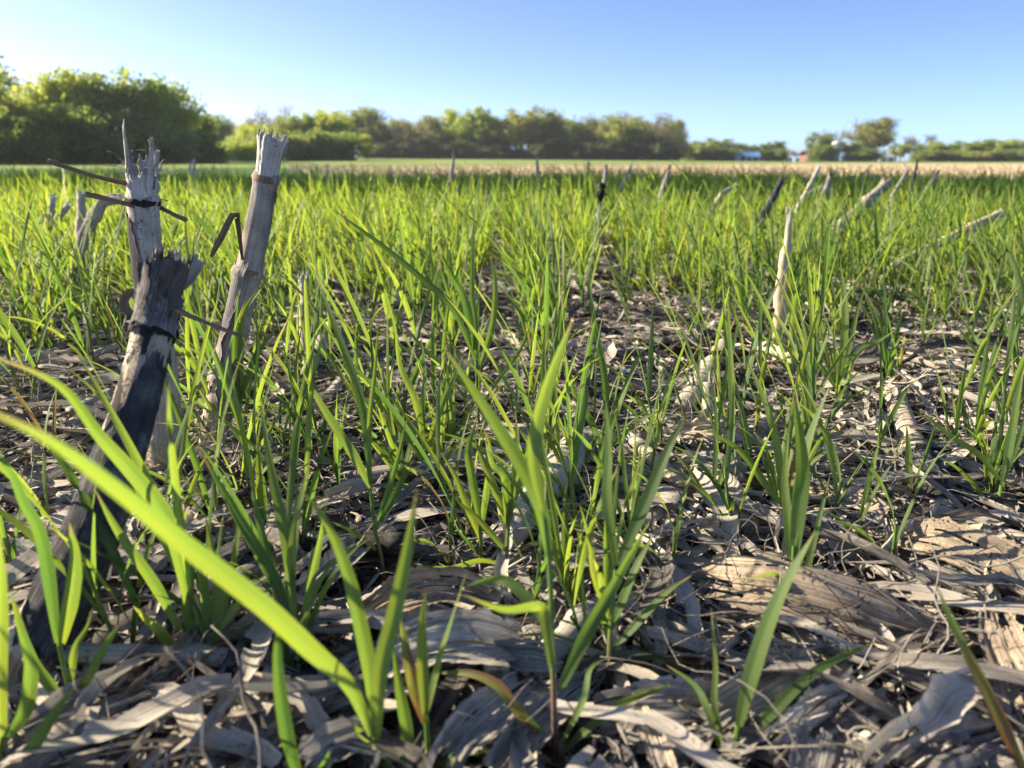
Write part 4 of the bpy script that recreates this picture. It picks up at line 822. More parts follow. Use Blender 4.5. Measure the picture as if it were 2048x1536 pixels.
hero('dark green clump standing between the rolled leaf and the huge blade', (600, 1395), [(596, 1330), (588, 1260)], [
    ([(590, 1260), (580, 1180), (592, 1050), (620, 918)], .0085, .03, .4), ([(592, 1270), (560, 1180), (530, 1090), (500, 960)], .0085, .03, .4), ([(598, 1300), (620, 1180), (640, 1080), (655, 990)], .0065, .02),
    ([(586, 1260), (545, 1150), (480, 1040), (400, 900)], .009, .03, .3), ([(588, 1250), (575, 1100), (545, 950), (520, 800)], .0085, .06, .3), ([(602, 1380), (570, 1310), (560, 1240), (545, 1180)], .009, .01)])
hero('tall seedling standing over the broad brown husk', (1590, 1262), [(1588, 1200), (1586, 1140), (1588, 1090)], [
    ([(1586, 1130), (1598, 1027), (1606, 934), (1586, 780)], .0125, .0, .15), ([(1588, 1090), (1602, 950), (1625, 860), (1662, 765)], .0098, .02, .4), ([(1582, 1230), (1560, 1160), (1534, 1148), (1455, 1170)], .0065, -.01, .9),
    ([(1590, 1180), (1578, 1060), (1570, 960), (1577, 860)], .0085, .02), ([(1592, 1240), (1612, 1150), (1640, 1030), (1660, 950)], .0062, .04)])
hero('front seedling with one long lance-shaped blade over the grey slats', (1462, 1552), [(1468, 1500), (1476, 1450)], [
    ([(1478, 1450), (1510, 1326), (1561, 1190), (1632, 1060)], .0115, .02, .2), ([(1470, 1500), (1540, 1430), (1632, 1342), (1750, 1283)], .0078, .04, .5), ([(1462, 1530), (1431, 1424), (1431, 1326), (1422, 1214)], .0048, .02, .3),
    ([(1462, 1540), (1420, 1430), (1390, 1370), (1330, 1328)], .0062, .03, .5)])
hero('seedling with a long dark drooping leaf above the broad brown husk', (1560, 1090), [(1562, 1050), (1563, 1005)], [
    ([(1561, 1005), (1534, 972), (1480, 901), (1400, 850)], .0085, .0, .5), ([(1564, 1000), (1556, 900), (1530, 800), (1486, 706)], .0088, .04, .3), ([(1566, 1010), (1590, 930), (1600, 850), (1590, 770)], .007, .05), ([(1566, 1020), (1600, 960), (1640, 880), (1690, 850)], .006, .03)])
hero('small two-bladed seedling between the tan strip and pale peg', (1424, 1045), [(1424, 1020), (1426, 990)], [([(1426, 990), (1432, 900), (1432, 830), (1428, 760)], .0062, .01, .3), ([(1425, 1010), (1447, 940), (1465, 880), (1472, 830)], .0062, .03), ([(1421, 1025), (1400, 975), (1375, 935), (1345, 905)], .005, .0)])
hero('pair of narrow upright blades in front of the striped fallen stalk', (1820, 1038), [(1820, 1010), (1819, 985)], [([(1819, 990), (1818, 940), (1817, 900), (1813, 850)], .0082, .0, .2), ([(1822, 1000), (1840, 940), (1858, 890), (1876, 835)], .0055, .01)])
hero('pale-stemmed seedling with stout blades near the frame edge', (1992, 1045), [(1998, 1010), (2004, 970)], [([(2004, 970), (2020, 890), (2034, 800), (2048, 735)], .0092, .0, .2), ([(1978, 1030), (1960, 985), (1920, 940), (1880, 915)], .0062, -.01, .5), ([(2000, 960), (1960, 910), (1900, 870), (1840, 820)], .0078, .02, .5), ([(2006, 960), (2030, 900), (2046, 850), (2060, 800)], .006, .02)], sr=.0024)
hero('near blade arching in from the corner past the ruffled leaf', (2075, 1640), [(2070, 1600), (2062, 1570)], [([(2060, 1570), (1997, 1430), (1926, 1288), (1868, 1160)], .0078, -.0, .3)])
hero('tall centre seedling with an upright spear and a long arched leaf', (962, 905), [(958, 850), (955, 790), (953, 720)], [
    ([(954, 760), (950, 640), (944, 570), (949, 412)], .0085, .02, .3), ([(950, 700), (930, 600), (908, 558), (882, 505)], .0125, -.02, .3), ([(952, 720), (905, 615), (853, 565), (771, 496), (665, 418)], .0095, .04, .5),
    ([(958, 740), (985, 650), (990, 560), (975, 500)], .0095, .02), ([(956, 800), (900, 740), (850, 700), (800, 640)], .008, .03), ([(958, 820), (1000, 760), (1040, 700), (1060, 650)], .0075, .02)])
hero('central leafy clump left of the large front seedling', (1012, 1160), [(1014, 1100), (1018, 1030)], [
    ([(1018, 1035), (1045, 940), (1070, 880), (1100, 826)], .0078, .0, .2), ([(1015, 1050), (990, 980), (965, 920), (948, 870)], .0085, .02), ([(1010, 1100), (960, 1040), (925, 1010), (900, 985)], .0078, .0, .7), ([(1016, 1060), (1010, 960), (985, 930), (970, 880)], .009, .0),
    ([(1008, 1130), (960, 1120), (900, 1135), (830, 1130)], .0068, -.02, .6), ([(1012, 1120), (1060, 1090), (1110, 1085), (1180, 1095)], .005, .01, .5), ([(1020, 1040), (1030, 940), (1035, 880), (1030, 820)], .007, .02)])
hero('slim clump between the central clump and the jointed seedling', (965, 1145), [(962, 1090), (960, 1040)], [([(960, 1045), (942, 944), (937, 896), (957, 829)], .0088, .0, .3), ([(962, 1080), (930, 1000), (915, 960), (880, 900)], .0075, .0), ([(960, 1110), (935, 1085), (915, 1060), (905, 1030)], .0055, .0), ([(962, 1060), (975, 960), (980, 900), (965, 850)], .0075, .02)])
hero('leafy seedling in front of the horizontal weathered stalk', (855, 990), [(853, 950), (850, 900)], [
    ([(850, 905), (830, 800), (800, 730), (790, 640)], .0092, .03), ([(852, 910), (880, 820), (905, 760), (930, 700)], .0085, .02), ([(850, 930), (810, 870), (770, 800), (700, 720)], .0088, .02, .3), ([(855, 960), (890, 920), (930, 880), (1000, 872)], .007, -.02, .6), ([(850, 940), (845, 830), (850, 740), (840, 660)], .007, .04)])
hero('reddish-based seedling standing before the thin tan strip', (1212, 985), [(1214, 930), (1214, 870)], [([(1214, 880), (1210, 760), (1190, 650), (1175, 540)], .0088, .03), ([(1214, 900), (1235, 820), (1265, 740), (1290, 690)], .0075, .03), ([(1212, 920), (1180, 840), (1150, 790), (1130, 700)], .0085, .01, .3), ([(1216, 900), (1260, 860), (1300, 830), (1360, 815)], .0055, .0, .6)])
hero('tall ribbed seedling beyond the pale husk heap', (1668, 850), [(1672, 800), (1676, 750)], [([(1676, 760), (1688, 680), (1690, 610), (1680, 520)], .0115, .02, .1), ([(1678, 760), (1720, 700), (1760, 680), (1790, 660)], .0095, .0, .5), ([(1674, 780), (1640, 730), (1600, 710), (1545, 725)], .0078, .0, .6), ([(1676, 770), (1700, 690), (1715, 620), (1735, 560)], .0075, .03)])
hero('upright seedling growing against the slender brown stalk', (478, 905), [(480, 840), (484, 780)], [([(484, 790), (480, 690), (490, 620), (548, 545)], .0105, -.0, .3), ([(482, 800), (500, 740), (520, 700), (556, 650)], .0085, .0), ([(482, 820), (470, 720), (474, 640), (478, 580)], .0088, -.02, .2), ([(480, 850), (450, 790), (420, 730), (360, 680)], .0078, .0)])
NEARB = [(505, 1050, 1), (520, 985, 2), (560, 1120, 0), (640, 940, 1), (680, 1010, 0), (625, 870, 2), (250, 1340, 2), (350, 1180, 1), (120, 950, 0), (60, 1200, 1), (590, 1140, 2), (720, 860, 3), (790, 905, 1),
         (1080, 1010, 2), (1150, 1010, 1), (1290, 985, 0), (1165, 1080, 1), (1060, 1240, 0), (1340, 1190, 0), (1150, 1240, 1), (1700, 1130, 0), (1650, 1090, 0), (1470, 1085, 1), (1480, 1000, 2), (1755, 950, 0), (1640, 960, 1), (1950, 960, 1), (1900, 930, 0), (1780, 1170, 0), (1320, 930, 1), (1100, 940, 2), (1500, 905, 2), (1590, 880, 3), (1050, 870, 3), (900, 1130, 0), (1260, 1170, 1), (140, 1120, 0), (440, 1130, 2), (870, 870, 2)]
for px, py in [(1225, 1340), (440, 1340), (590, 1360), (1568, 1070), (1985, 1020), (958, 890), (970, 1120), (862, 965), (1220, 955), (1680, 835), (488, 890), (820, 1000), (900, 940), (560, 950)]:
    b = gp(px, py); rye_copy(int(rng.choice([i for i in range(NPR) if (i * 7) % 4 >= 1])), b[0] + rng.normal(0, .004), b[1] + .006, rng.uniform(.75, .95), rng.uniform(-.8, .8))
for px, py, hc in NEARB:
    b = gp(px, py); c = [i for i in range(NPR) if (i * 7) % 4 == hc]
    rye_copy(int(rng.choice(c)), b[0], b[1], rng.uniform(.9, 1.1), rng.uniform(-.8, .8))
for px, py in [(1700, 640), (1745, 610), (1790, 600), (1835, 585), (1880, 575), (1690, 560), (1640, 560), (1720, 540), (70, 640), (120, 660), (165, 655), (210, 640), (40, 600), (190, 610), (1600, 640), (1520, 640), (1660, 600), (1720, 600), (1770, 570), (1800, 560), (1850, 555), (1580, 665), (1545, 655)]:
    b = gp(px, py); rye_copy(int(rng.choice([i for i in range(NPR) if (i * 7) % 4 >= 2])), b[0], b[1], rng.uniform(.95, 1.1), rng.uniform(-.8, .8), parts=False)
# drilled rows beyond, thinning at the worked gap
cand = []
for row in np.arange(-3.2, 3.3, .155):
    y = .72
    while y < 3.2:
        y += rng.exponential(.019) + .003; cand.append((row + rng.normal(0, .028), y + rng.normal(0, .01)))
cand = np.array(cand); d = np.clip(.13 + .8 * (cand[:, 1] - .85), .12, 1.0)
dens = .5 + .5 * np.sin(cand[:, 0] * 5.1 + 1) * np.sin(cand[:, 1] * 3.3)
keep = (rng.random(len(cand)) < d * (.6 + .5 * dens)) & (cand[:, 1] > .7)
gap = (np.abs(cand[:, 0] - .115 * cand[:, 1] - .02) < .035) & (cand[:, 1] > 1.2); keep &= ~(gap & (rng.random(len(cand)) < .85))
cand = cand[keep]; inview = np.abs(cand[:, 0]) < .70 * cand[:, 1] + .02
iv = cand[inview]; iv = iv[np.argsort(iv[:, 1])]
nbud = 300 - 24 - len(NEARB) - 39
for q, (x, y) in enumerate(iv[:nbud]):
    rye_copy(int(rng.integers(0, NPR)), float(x), float(y), float(rng.uniform(.9, 1.25)), float(rng.uniform(-.9, .9)), parts=q < 95)
name_all(rye_items)
rest = np.vstack([iv[nbud:], cand[~inview]])
def rye_mass(xy, protos, smin, smax):
    k_ = rng.integers(0, len(protos), len(xy)); gs = []
    for i, p in enumerate(protos):
        q = xy[k_ == i]; k = len(q)
        if not k: continue
        Ms = rotz(rng.uniform(-1.0, 1.0, k)) @ rotx(rng.normal(0, .09, k)) @ roty(rng.normal(-.04, .1, k)) * rng.uniform(smin, smax, k)[:, None, None]
        gs.append(many(p, Ms, np.stack([q[:, 0], q[:, 1], gh(q[:, 0], q[:, 1])], 1), rng.uniform(0, 1, k)))
    return gs
near_left = sample_area(60, .1, .75, .9, -.6); near_left = near_left[near_left[:, 0] < -.70 * near_left[:, 1] - .06]
rr = int(area(3.2, 7, .8, .3) * 165); far1 = sample_area(rr, 3.2, 7.0, .8, .3)
rr = int(area(7, 11, .8, .3) * 75); far2 = sample_area(rr, 7.0, 11.0, .8, .3)
far2 = far2[far2[:, 1] < 8.4 + 1.2 * np.sin(far2[:, 0] * .9) + rng.normal(0, .5, len(far2))]
print('rye', len(rest), len(far1), len(far2))
tag(obj('rye_grass', join(rye_mass(np.vstack([rest, near_left]), PRO and [join([g for _, g in p]) for p in PRO], .85, 1.2) + rye_mass(far1, SIMP, .9, 1.2) + rye_mass(far2, SIMP, .95, 1.25)), M_LEAF_FAR),
    'dense young rye filling the field past the separate seedlings', 'rye', kind='stuff')

# ------------------------------------------------------------------ trees
def bark():
    return fiber_mat('bark', [(0, (.07, .055, .045)), (.5, (.14, .115, .095)), (1, (.22, .19, .16))], su=8, sv=.1, bump=.6, usevar=False, bd=.02)
M_BARK = bark()
def crown_mat(name, c, tr): return leaf_mat(name, c, tr, .45, dry=1, rough=.6, veins=False)
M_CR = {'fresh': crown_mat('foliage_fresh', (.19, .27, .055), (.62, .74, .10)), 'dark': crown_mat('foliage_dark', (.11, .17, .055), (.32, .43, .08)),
        'olive': crown_mat('foliage_olive', (.20, .225, .075), (.48, .52, .13)), 'bud': crown_mat('foliage_bud', (.22, .215, .11), (.38, .38, .16)), 'shade': crown_mat('foliage_shade', (.07, .10, .045), (.14, .19, .06)), 'wood': crown_mat('foliage_wood', (.155, .20, .07), (.42, .52, .13))}  # shade: the wood edge's shade put into its dark leaf colour
def limb(p, d, L, r, depth, out, tips, rg, spread, kids):
    pts = [p]; q = p.copy(); dd = d.copy()
    for i in range(3):
        dd = unit(dd + rg.normal(0, .16, 3) + np.array([0, 0, .06])); q = q + dd * L / 3; pts.append(q.copy())
    out.append(tube(spline(pts, 5), np.linspace(r, r * .5, 5), k=5 if depth > 1 else 3, a=.5, cap=False))
    for s in pts[1:]: tips.append((s, depth))
    if depth == 0: return
    for i in range(kids):
        f = rg.uniform(.35, 1); b = pts[0] + (pts[-1] - pts[0]) * f if f < .95 else pts[-1]
        nd = unit(dd + rg.normal(0, spread, 3)); nd[2] = abs(nd[2]) * .7 + .12 if nd[2] < 0 else nd[2]
        limb(pts[min(int(f * 3) , 3)], unit(nd), L * rg.uniform(.5, .75), r * .45, depth - 1, out, tips, rg, spread, kids)
def tree_proto(seed, nleaf, leaf, style):
    """unit-height tree: (trunk geo, crown geo)"""
    rg = np.random.default_rng(seed); out, tips = [], []
    th = {'shrub': .12, 'round': .30, 'tall': .38, 'bare': .34}[style]
    base = spline([[0, 0, -.01], [rg.normal(0, .01), rg.normal(0, .01), th * .6], [rg.normal(0, .02), rg.normal(0, .02), th]], 6)
    tr = {'shrub': .012, 'round': .022, 'tall': .018, 'bare': .020}[style]
    out.append(tube(base, np.linspace(tr, tr * .7, 6), k=8, a=.5, cap=False))
    nl = {'shrub': 12, 'round': 10, 'tall': 9, 'bare': 10}[style]
    for i in range(nl):
        a = i * 2.4 + rg.normal(0, .3); f = rg.uniform(.45, 1.0) if style != 'shrub' else rg.uniform(0, .6)
        up = {'shrub': .9, 'round': 1.2, 'tall': 2.2, 'bare': 1.3}[style] * rg.uniform(.4, 1.2)
        d = unit(np.array([cos(a), sin(a), up])); L = {'shrub': .34, 'round': .34, 'tall': .30, 'bare': .34}[style] * rg.uniform(.7, 1.15)
        limb(base[min(int(f * 5), 5)], d, L, tr * .5, 3 if style == 'bare' else 2, out, tips, rg, .55, 4 if style == 'bare' else 3)
    if style == 'tall': limb(base[-1], np.array([0, 0, 1.]), .42, tr * .6, 2, out, tips, rg, .5, 5)
    T = np.array([t for t, d_ in tips]); dep = np.array([d_ for _, d_ in tips])
    trunk = join(out)
    hmax = max(trunk['V'][:, 2].max(), .2)
    src = T[dep <= 1]; idx = rg.integers(0, len(src), nleaf)
    cs = rg.normal(size=(len(src), 3)) * 0 + src
    keep_c = rg.random(len(src)) < (.85 if style != 'bare' else 1)
    idx = idx[keep_c[idx]]; k = len(idx)
    c = cs[idx] + rg.normal(size=(k, 3)) * np.array([.036, .036, .030]) * (1.25 if style == 'shrub' else 1)
    if style == 'shrub': # foliage down to the ground
        c[:, 2] = np.abs(c[:, 2])
    if style == 'shrub':
        nb = k // 4; ang = rg.uniform(0, 2 * pi, nb); rr_ = np.sqrt(rg.random(nb)) * np.percentile(np.hypot(c[:, 0], c[:, 1]), 88)
        c[:nb] = np.stack([np.cos(ang) * rr_, np.sin(ang) * rr_, rg.random(nb) ** 1.3 * .28], 1)
    nrm = unit(rg.normal(size=(k, 3))); t1 = unit(np.cross(nrm, rg.normal(size=(k, 3)))); t2 = np.cross(nrm, t1)
    s1 = leaf * rg.uniform(.5, 1.2, k)[:, None]; s2 = s1 * rg.uniform(.45, .8, k)[:, None]
    V = np.stack([c - t1 * s1, c - t2 * s2, c + t1 * s1, c + t2 * s2], 1).reshape(-1, 3)
    F = np.arange(k * 4).reshape(-1, 4); UV = np.tile([[0, 0], [1, 0], [1, 1], [0, 1]], (k, 1)).astype(float)
    crown = dict(V=V, F=F, UV=UV, A=np.repeat((rg.random(len(src))[idx] * .5 + rg.random(k) * .4), 4))
    h = np.percentile(V[:, 2], 96.5); wdt = np.percentile(np.hypot(V[:, 0], V[:, 1]), 90)
    ok = c[:, 2] < h * 1.10; V = V[np.repeat(ok, 4)]; crown = dict(V=V, F=F[:ok.sum()], UV=UV[:len(V)], A=crown['A'][np.repeat(ok, 4)])
    trunk['V'] = trunk['V'] / h; crown['V'] = crown['V'] / h
    return trunk, crown, wdt / h
TP = {}
for nm, sd_, nlf, lf, st in (('round', 1, 9000, .017, 'round'), ('round', 2, 9000, .017, 'round'), ('round', 8, 8500, .018, 'round'), ('tall', 3, 9500, .019, 'tall'), ('tall', 4, 9000, .019, 'tall'), ('shrub', 5, 8000, .026, 'shrub'), ('shrub', 6, 8000, .026, 'shrub'), ('bare', 7, 5000, .013, 'bare'), ('bare', 9, 4200, .013, 'bare')):
    t_, c_, w_ = tree_proto(sd_, nlf, lf, st); TP.setdefault(nm, []).append((t_, c_, w_))
TM = {}
def tree(px, top, D, style, col, wpx, label, group='trees beyond the field', xy=None, h=None, cat='tree', nm=None):
    i = int(rng.integers(0, len(TP[style]))); t_, c_, w_ = TP[style][i]
    if xy is None: x = (px - 1024) / FPX * D * cp_far; y = D
    else: x, y = xy
    z = float(gh(x, y))
    if h is None: h = (pt(px, top, D)[2] - z) * .97
    if style == 'shrub': z -= .05 * h; h *= 1.05
    rad = wpx if xy is not None else wpx / FPX * D * .5 ; sxy = rad / w_
    key = (style, i, col)
    if key not in TM: TM[key] = (mesh('trunk', t_, M_BARK), mesh('crown', c_, M_CR[col]))
    nm = nm or ('shrub' if style == 'shrub' else 'tree')
    t = thing(nm, label, nm, (x, y, z), group)
    for k, me in zip(('trunk', 'crown'), TM[key]):
        o = bpy.data.objects.new(k, me); C.objects.link(o); o.parent = t; o.scale = (sxy, sxy, h)
        o.rotation_euler = (0, 0, rng.uniform(0, 6.28)) if k == 'trunk' else (0, 0, 0)
    t.children[1].rotation_euler = t.children[0].rotation_euler
    return t
cp_far = 1 / cos(R(PITCH)) * 1.0
# depth along y corresponds to view depth / ray.y ; at the horizon ray.y = cos(pitch)+sin(pitch)*tan(pitch) = 1/cos(pitch)
cp_far = cos(R(PITCH))
G1 = 'leafy trees on the sunny side of the field'
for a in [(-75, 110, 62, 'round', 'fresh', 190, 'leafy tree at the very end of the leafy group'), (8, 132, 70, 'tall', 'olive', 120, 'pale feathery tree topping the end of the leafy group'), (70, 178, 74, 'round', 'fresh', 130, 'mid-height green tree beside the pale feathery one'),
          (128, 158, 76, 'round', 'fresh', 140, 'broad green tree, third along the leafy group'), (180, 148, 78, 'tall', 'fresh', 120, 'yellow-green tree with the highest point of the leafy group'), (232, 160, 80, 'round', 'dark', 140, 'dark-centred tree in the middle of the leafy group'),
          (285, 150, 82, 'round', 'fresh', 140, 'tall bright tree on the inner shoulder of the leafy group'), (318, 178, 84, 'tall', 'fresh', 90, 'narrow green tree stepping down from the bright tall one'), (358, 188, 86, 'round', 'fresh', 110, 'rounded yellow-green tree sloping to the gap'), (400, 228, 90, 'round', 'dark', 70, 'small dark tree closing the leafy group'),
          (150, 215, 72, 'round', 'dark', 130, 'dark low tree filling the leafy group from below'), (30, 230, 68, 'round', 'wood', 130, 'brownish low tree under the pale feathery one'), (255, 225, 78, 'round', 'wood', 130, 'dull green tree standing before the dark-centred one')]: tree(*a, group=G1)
for i, (px, top, wd, col, lb) in enumerate([(-20, 262, 110, 'wood', 'brown-green shrub below the end of the leafy group'), (60, 270, 100, 'wood', 'olive shrub under the mid-height green tree'), (130, 265, 110, 'dark', 'dark shrub at the foot of the broad green tree'), (200, 268, 110, 'wood', 'dull shrub below the yellow-green tree'), (265, 262, 110, 'dark', 'dark shrub at the foot of the leafy group middle'), (330, 265, 110, 'wood', 'brownish shrub under the narrow green tree'), (390, 268, 80, 'dark', 'dark shrub beside the gap'), (430, 300, 50, 'fresh', 'low bright shrub spilling into the gap')]):
    tree(px, top, 66 + i * 3.0, 'shrub', col, wd, lb, 'shrubs at the feet of the trees')
for a in [(440, 232, 150, 'round', 'dark', 60, 'dark distant tree in the gap after the leafy group'), (425, 240, 155, 'round', 'wood', 60, 'dull distant tree half behind the small dark one'), (482, 240, 160, 'bare', 'bud', 60, 'thin budding tree in the gap'), (545, 216, 160, 'bare', 'bud', 75, 'tall bare-branched tree above the yellow-green shrubs'),
          (515, 252, 112, 'round', 'fresh', 80, 'yellow-green tree in front of the bare-branched one'), (585, 236, 122, 'round', 'olive', 70, 'olive tree beside the bare-branched one'), (622, 230, 120, 'round', 'fresh', 80, 'bright rounded tree before the wood'), (668, 224, 120, 'round', 'fresh', 75, 'green tree with the highest crown before the wood'), (690, 262, 118, 'round', 'dark', 50, 'dark narrow tree closing the clump before the wood')]: tree(*a)
for a in [(470, 285, 100, 'shrub', 'fresh', 70, 'bright low shrub beside the grass strip'), (520, 272, 104, 'shrub', 'olive', 70, 'olive shrub under the yellow-green tree'), (575, 275, 108, 'shrub', 'olive', 70, 'tan-green shrub under the olive tree'), (630, 268, 110, 'shrub', 'dark', 80, 'dark shrub under the bright rounded tree'), (680, 270, 112, 'shrub', 'dark', 60, 'dark shrub closing the clump before the wood')]: tree(*a, group='shrubs at the feet of the trees')
tree(735, 272, 112, 'tall', 'fresh', 30, 'small lone fresh green tree in front of the wood')
W_ = [(716, 226, 'round', 'wood', 60, 'first tree of the wood behind the clump'), (745, 220, 'tall', 'olive', 75, 'pale domed tree above the lone green one'), (790, 243, 'bare', 'bud', 60, 'grey budding tree after the pale domed one'), (828, 236, 'bare', 'bud', 65, 'pinkish budding tree in the wood'), (868, 236, 'tall', 'olive', 60, 'olive tree before the twin green peaks'),
      (905, 222, 'tall', 'fresh', 46, 'first of the twin green peaks of the wood'), (942, 220, 'tall', 'fresh', 54, 'second of the twin green peaks of the wood'), (985, 236, 'tall', 'wood', 60, 'dull green tree after the twin peaks'), (1018, 240, 'bare', 'bud', 60, 'bare grey tree in the middle of the wood'), (1045, 224, 'round', 'olive', 60, 'golden-topped tree in the middle of the wood'), (1080, 220, 'round', 'olive', 70, 'highest golden tree of the wood'), (1118, 240, 'tall', 'olive', 54, 'ochre tree stepping down from the golden one'),
      (1143, 246, 'tall', 'dark', 36, 'narrow dark tree beside the sky notch'), (1172, 236, 'bare', 'bud', 66, 'airy bare tree past the sky notch'), (1208, 230, 'bare', 'bud', 80, 'wide bare tree of the outer wood'), (1245, 236, 'round', 'wood', 72, 'brown-green tree of the outer wood'), (1285, 232, 'bare', 'bud', 90, 'round-headed bare tree near the wood end'), (1315, 242, 'bare', 'wood', 76, 'last big tree rounding off the wood'), (1357, 264, 'bare', 'bud', 28, 'spindly bare tree just past the wood end')]
for i, (px, top, st, col, wd, lb) in enumerate(W_): tree(px, top, 178 + (i % 3) * 5, st, col, wd * 1.15, lb, 'trees of the wood')
k = 0
for px in range(716, 1345, 26):
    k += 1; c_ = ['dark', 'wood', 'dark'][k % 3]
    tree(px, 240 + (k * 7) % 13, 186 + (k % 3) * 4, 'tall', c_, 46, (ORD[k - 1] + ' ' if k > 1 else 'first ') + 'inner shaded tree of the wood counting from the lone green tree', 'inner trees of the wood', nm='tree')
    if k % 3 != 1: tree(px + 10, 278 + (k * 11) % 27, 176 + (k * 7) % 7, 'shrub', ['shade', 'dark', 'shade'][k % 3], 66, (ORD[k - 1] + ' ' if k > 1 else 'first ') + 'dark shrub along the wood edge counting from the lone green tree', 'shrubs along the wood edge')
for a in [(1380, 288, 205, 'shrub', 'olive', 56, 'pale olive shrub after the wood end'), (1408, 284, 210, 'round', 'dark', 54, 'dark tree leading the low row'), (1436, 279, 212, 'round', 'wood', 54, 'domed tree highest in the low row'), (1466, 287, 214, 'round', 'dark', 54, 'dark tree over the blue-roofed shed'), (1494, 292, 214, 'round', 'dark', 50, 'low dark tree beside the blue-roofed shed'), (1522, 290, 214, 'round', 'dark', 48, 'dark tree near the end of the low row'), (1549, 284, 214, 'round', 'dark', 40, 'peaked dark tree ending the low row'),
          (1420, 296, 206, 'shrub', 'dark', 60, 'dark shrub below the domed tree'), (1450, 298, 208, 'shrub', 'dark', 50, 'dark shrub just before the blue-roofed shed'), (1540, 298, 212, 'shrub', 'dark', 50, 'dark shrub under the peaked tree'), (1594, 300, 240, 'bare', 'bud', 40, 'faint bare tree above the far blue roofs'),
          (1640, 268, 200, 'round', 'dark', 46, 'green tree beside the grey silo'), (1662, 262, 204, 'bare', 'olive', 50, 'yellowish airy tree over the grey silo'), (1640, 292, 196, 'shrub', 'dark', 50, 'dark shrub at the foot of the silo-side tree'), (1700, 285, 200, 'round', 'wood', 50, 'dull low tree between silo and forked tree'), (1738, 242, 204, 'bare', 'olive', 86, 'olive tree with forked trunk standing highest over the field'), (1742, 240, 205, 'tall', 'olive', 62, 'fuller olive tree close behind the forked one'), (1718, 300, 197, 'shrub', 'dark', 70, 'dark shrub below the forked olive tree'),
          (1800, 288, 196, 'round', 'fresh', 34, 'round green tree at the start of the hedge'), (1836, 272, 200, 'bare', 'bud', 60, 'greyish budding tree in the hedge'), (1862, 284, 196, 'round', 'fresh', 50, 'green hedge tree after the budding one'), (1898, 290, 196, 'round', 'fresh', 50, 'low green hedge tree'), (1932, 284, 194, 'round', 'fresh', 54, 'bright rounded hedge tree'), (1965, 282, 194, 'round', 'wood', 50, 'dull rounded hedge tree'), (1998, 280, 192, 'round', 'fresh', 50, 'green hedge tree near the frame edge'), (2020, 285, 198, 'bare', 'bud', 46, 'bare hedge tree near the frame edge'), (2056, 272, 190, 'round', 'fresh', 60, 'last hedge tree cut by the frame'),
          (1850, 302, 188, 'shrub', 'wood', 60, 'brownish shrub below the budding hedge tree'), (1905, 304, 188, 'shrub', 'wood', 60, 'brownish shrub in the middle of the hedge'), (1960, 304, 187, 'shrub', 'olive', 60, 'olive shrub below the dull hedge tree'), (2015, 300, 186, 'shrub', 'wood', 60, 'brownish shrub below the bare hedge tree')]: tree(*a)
# the leafy row goes on beside the field, outside the frame: it shades the middle distance
def aside(y0, dist, h, r, style, col, label):
    """a tree up-sun of the point (0, y0)"""
    x, y = SDIR[0] / cos(R(SUN_EL)) * dist, y0 + SDIR[1] / cos(R(SUN_EL)) * dist
    tree(0, 0, 0, style, col, r, label, G1, xy=(x, y), h=h)
aside(6.9, 25, 15.5, 2.4, 'shrub', 'fresh', 'tall leafy tree beside the field, just outside the picture')
aside(10.5, 28, 16, 3.2, 'shrub', 'fresh', 'second leafy tree beside the field, outside the picture')
aside(5.6, 20, 11, 1.2, 'shrub', 'dark', 'dense shrub beside the field, outside the picture')

# ------------------------------------------------------------------ farm buildings
def plain(name, c, rough=.6, metal=0):
    m, t, out = newmat(name); n = N(t); p = n.n('BsdfPrincipled'); g_ = n.n('NewGeometry').outputs['Position']
    wv = n.n('TexWave', wave_type='BANDS', bands_direction='X'); n.l(g_, wv.inputs['Vector']); wv.inputs['Scale'].default_value = 2.0
    col = n.mix(1.0, c, n.ramp(n.math('ADD', n.math('MULTIPLY', n.noise(g_, .8), .7), n.math('MULTIPLY', wv.outputs['Fac'], .3)), [(.2, .8), (.8, 1.08)]), 'MULTIPLY')
    n.l(col, p.inputs[0]); p.inputs['Roughness'].default_value = rough; p.inputs['Metallic'].default_value = metal; n.l(p.outputs[0], out.inputs[0]); return m
M_BLUE = plain('blue_metal', (.16, .30, .60), .4); M_WALL = plain('pale_blue_wall', (.30, .42, .66)); M_GREYM = plain('grey_metal', (.33, .34, .37), .5); M_DARK = plain('dark_opening', (.03, .035, .05)); M_WHITE = plain('white_wall', (.7, .7, .7)); M_RED = plain('red_boards', (.18, .08, .065)); M_TEAL = plain('teal_roof', (.25, .45, .6), .4)
def boxg(x0, x1, y0, y1, z0, z1):
    V = np.array([[x0, y0, z0], [x1, y0, z0], [x1, y1, z0], [x0, y1, z0], [x0, y0, z1], [x1, y0, z1], [x1, y1, z1], [x0, y1, z1]], float)
    F = np.array([[0, 1, 5, 4], [1, 2, 6, 5], [2, 3, 7, 6], [3, 0, 4, 7], [4, 5, 6, 7], [3, 2, 1, 0]])
    return geo(V, F, V[:, :2])
def flat(o):
    o.data.polygons.foreach_set('use_smooth', np.zeros(len(o.data.polygons), bool)); return o
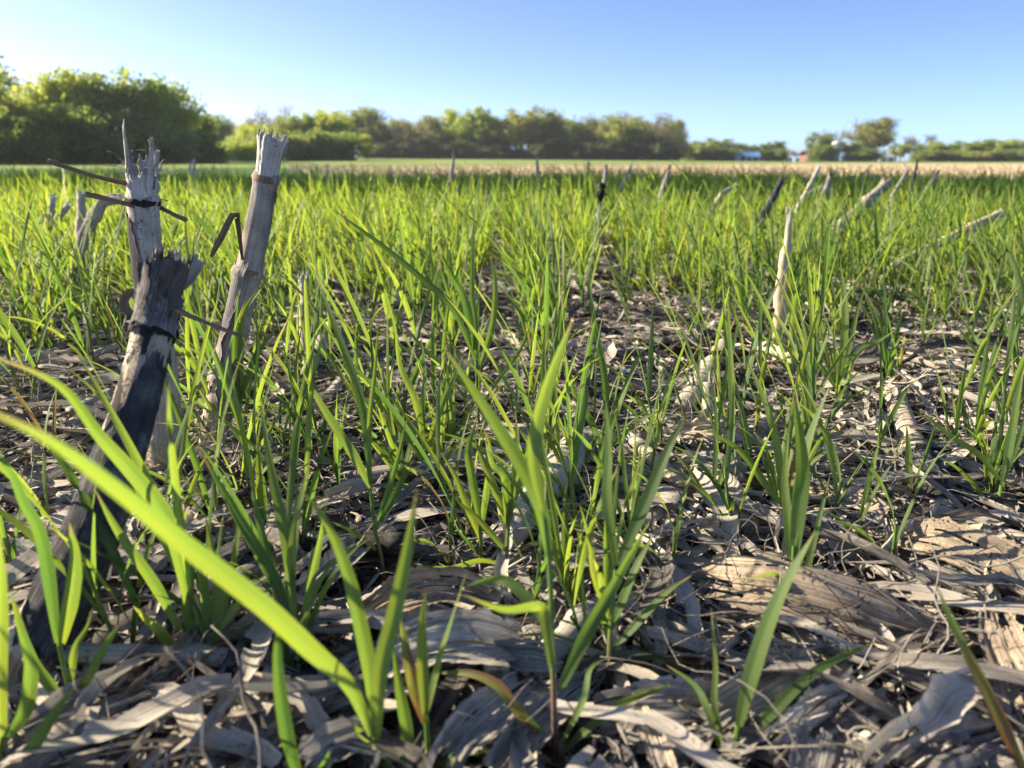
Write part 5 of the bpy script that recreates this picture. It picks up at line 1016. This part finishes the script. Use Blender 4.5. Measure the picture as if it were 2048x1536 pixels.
def shed(label, px, D, wpx, hw, hr, wall, roof, depth=7, doors=()):
    x = (px - 1024) / FPX * D * cp_far; z = float(gh(x, D)); W = wpx / FPX * D / 2
    t = thing('farm_shed', label, 'shed', (x, D, z), 'farm buildings beyond the field')
    def add(nm, g, m): g = dict(g); g['V'] = g['V'] + np.array([x, D, z]); return flat(obj(nm, g, m, t))
    b = boxg(-W, W, 0, depth, -.2, hw)
    add('wall', b, wall)
    e = .35; th = .12
    V = np.array([[-W - e, -e, hw - .1], [W + e, -e, hw - .1], [W + e, depth / 2, hr], [-W - e, depth / 2, hr], [-W - e, depth + e, hw - .1], [W + e, depth + e, hw - .1]])
    V = np.vstack([V, V + [0, 0, th]])
    F = np.array([[0, 1, 2, 3], [3, 2, 5, 4], [6, 7, 8, 9], [9, 8, 11, 10], [0, 1, 7, 6], [4, 5, 11, 10], [0, 3, 9, 6], [3, 4, 10, 9], [1, 2, 8, 7], [2, 5, 11, 8]])
    V[:, 2] += .02
    add('roof', geo(V, F, V[:, :2]), roof)
    for i, (d0, d1, h1) in enumerate(doors): add('door', boxg(-W + d0 * 2 * W, -W + d1 * 2 * W, -.06, -.003, 0, h1), M_DARK)
    return t
shed('small blue shed under the dark low trees', 1481, 205, 20, 1.7, 2.6, M_WALL, M_BLUE, 5, [(.55, .95, 1.2)])
shed('wider blue-roofed shed with dark bays beside the small one', 1505, 204, 26, 1.3, 2.5, M_WALL, M_BLUE, 6, [(.12, .4, 1.1), (.55, .9, 1.1)])
shed('grey-blue shed roof low on the horizon past the dark trees', 1578, 235, 26, 1.0, 1.9, M_GREYM, M_GREYM, 8)
shed('pale teal roofed shed beside the red barn end', 1606, 232, 30, .9, 1.5, M_BLUE, M_TEAL, 8, [(.1, .3, .8)])
shed('red-boarded barn end showing at the edge of the silo trees', 1621, 222, 10, 1.8, 3.0, M_RED, M_RED, 7)
shed('white low building glimpsed through the gap before the hedge', 1775, 228, 34, 1.3, 2.2, M_WHITE, M_GREYM, 8, [(.2, .35, 1.0), (.6, .75, 1.0)])
x = (1669 - 1024) / FPX * 196 * cp_far
ts = thing('silo', 'grey farm silo with a domed cap between the trees', 'silo', (x, 196, float(gh(x, 196))), 'farm buildings beyond the field')
zz = np.array([0, 1.5, 3.0, 4.2]); Pz = np.stack([np.full(4, x), np.full(4, 196.), zz + float(gh(x, 196))], 1)
obj('silo_wall', tube(Pz, 1.05, k=20, ref=(0, 1, 0)), M_GREYM, ts)
Pz = np.stack([np.full(5, x), np.full(5, 196.), np.array([4.2, 4.45, 4.7, 4.85, 4.92]) + float(gh(x, 196))], 1)
obj('silo_cap', tube(Pz, np.array([1.1, .98, .7, .4, .1]), k=20, ref=(0, 1, 0)), M_WHITE, ts)

# ------------------------------------------------------------------ air
hz = flat(obj('haze', boxg(-420, 420, -3, 420, -1.5, 26), M_BARK)); hz.data.materials.clear()
m, t, out = newmat('haze_air'); pv = t.nodes.new('ShaderNodeVolumePrincipled'); pv.inputs['Color'].default_value = (.86, .92, 1, 1); pv.inputs['Density'].default_value = .00030; pv.inputs['Anisotropy'].default_value = .3
t.links.new(pv.outputs[0], out.inputs['Volume']); hz.data.materials.append(m); tag(hz, 'thin pale air over the field, fading the far trees', 'haze', kind='stuff')
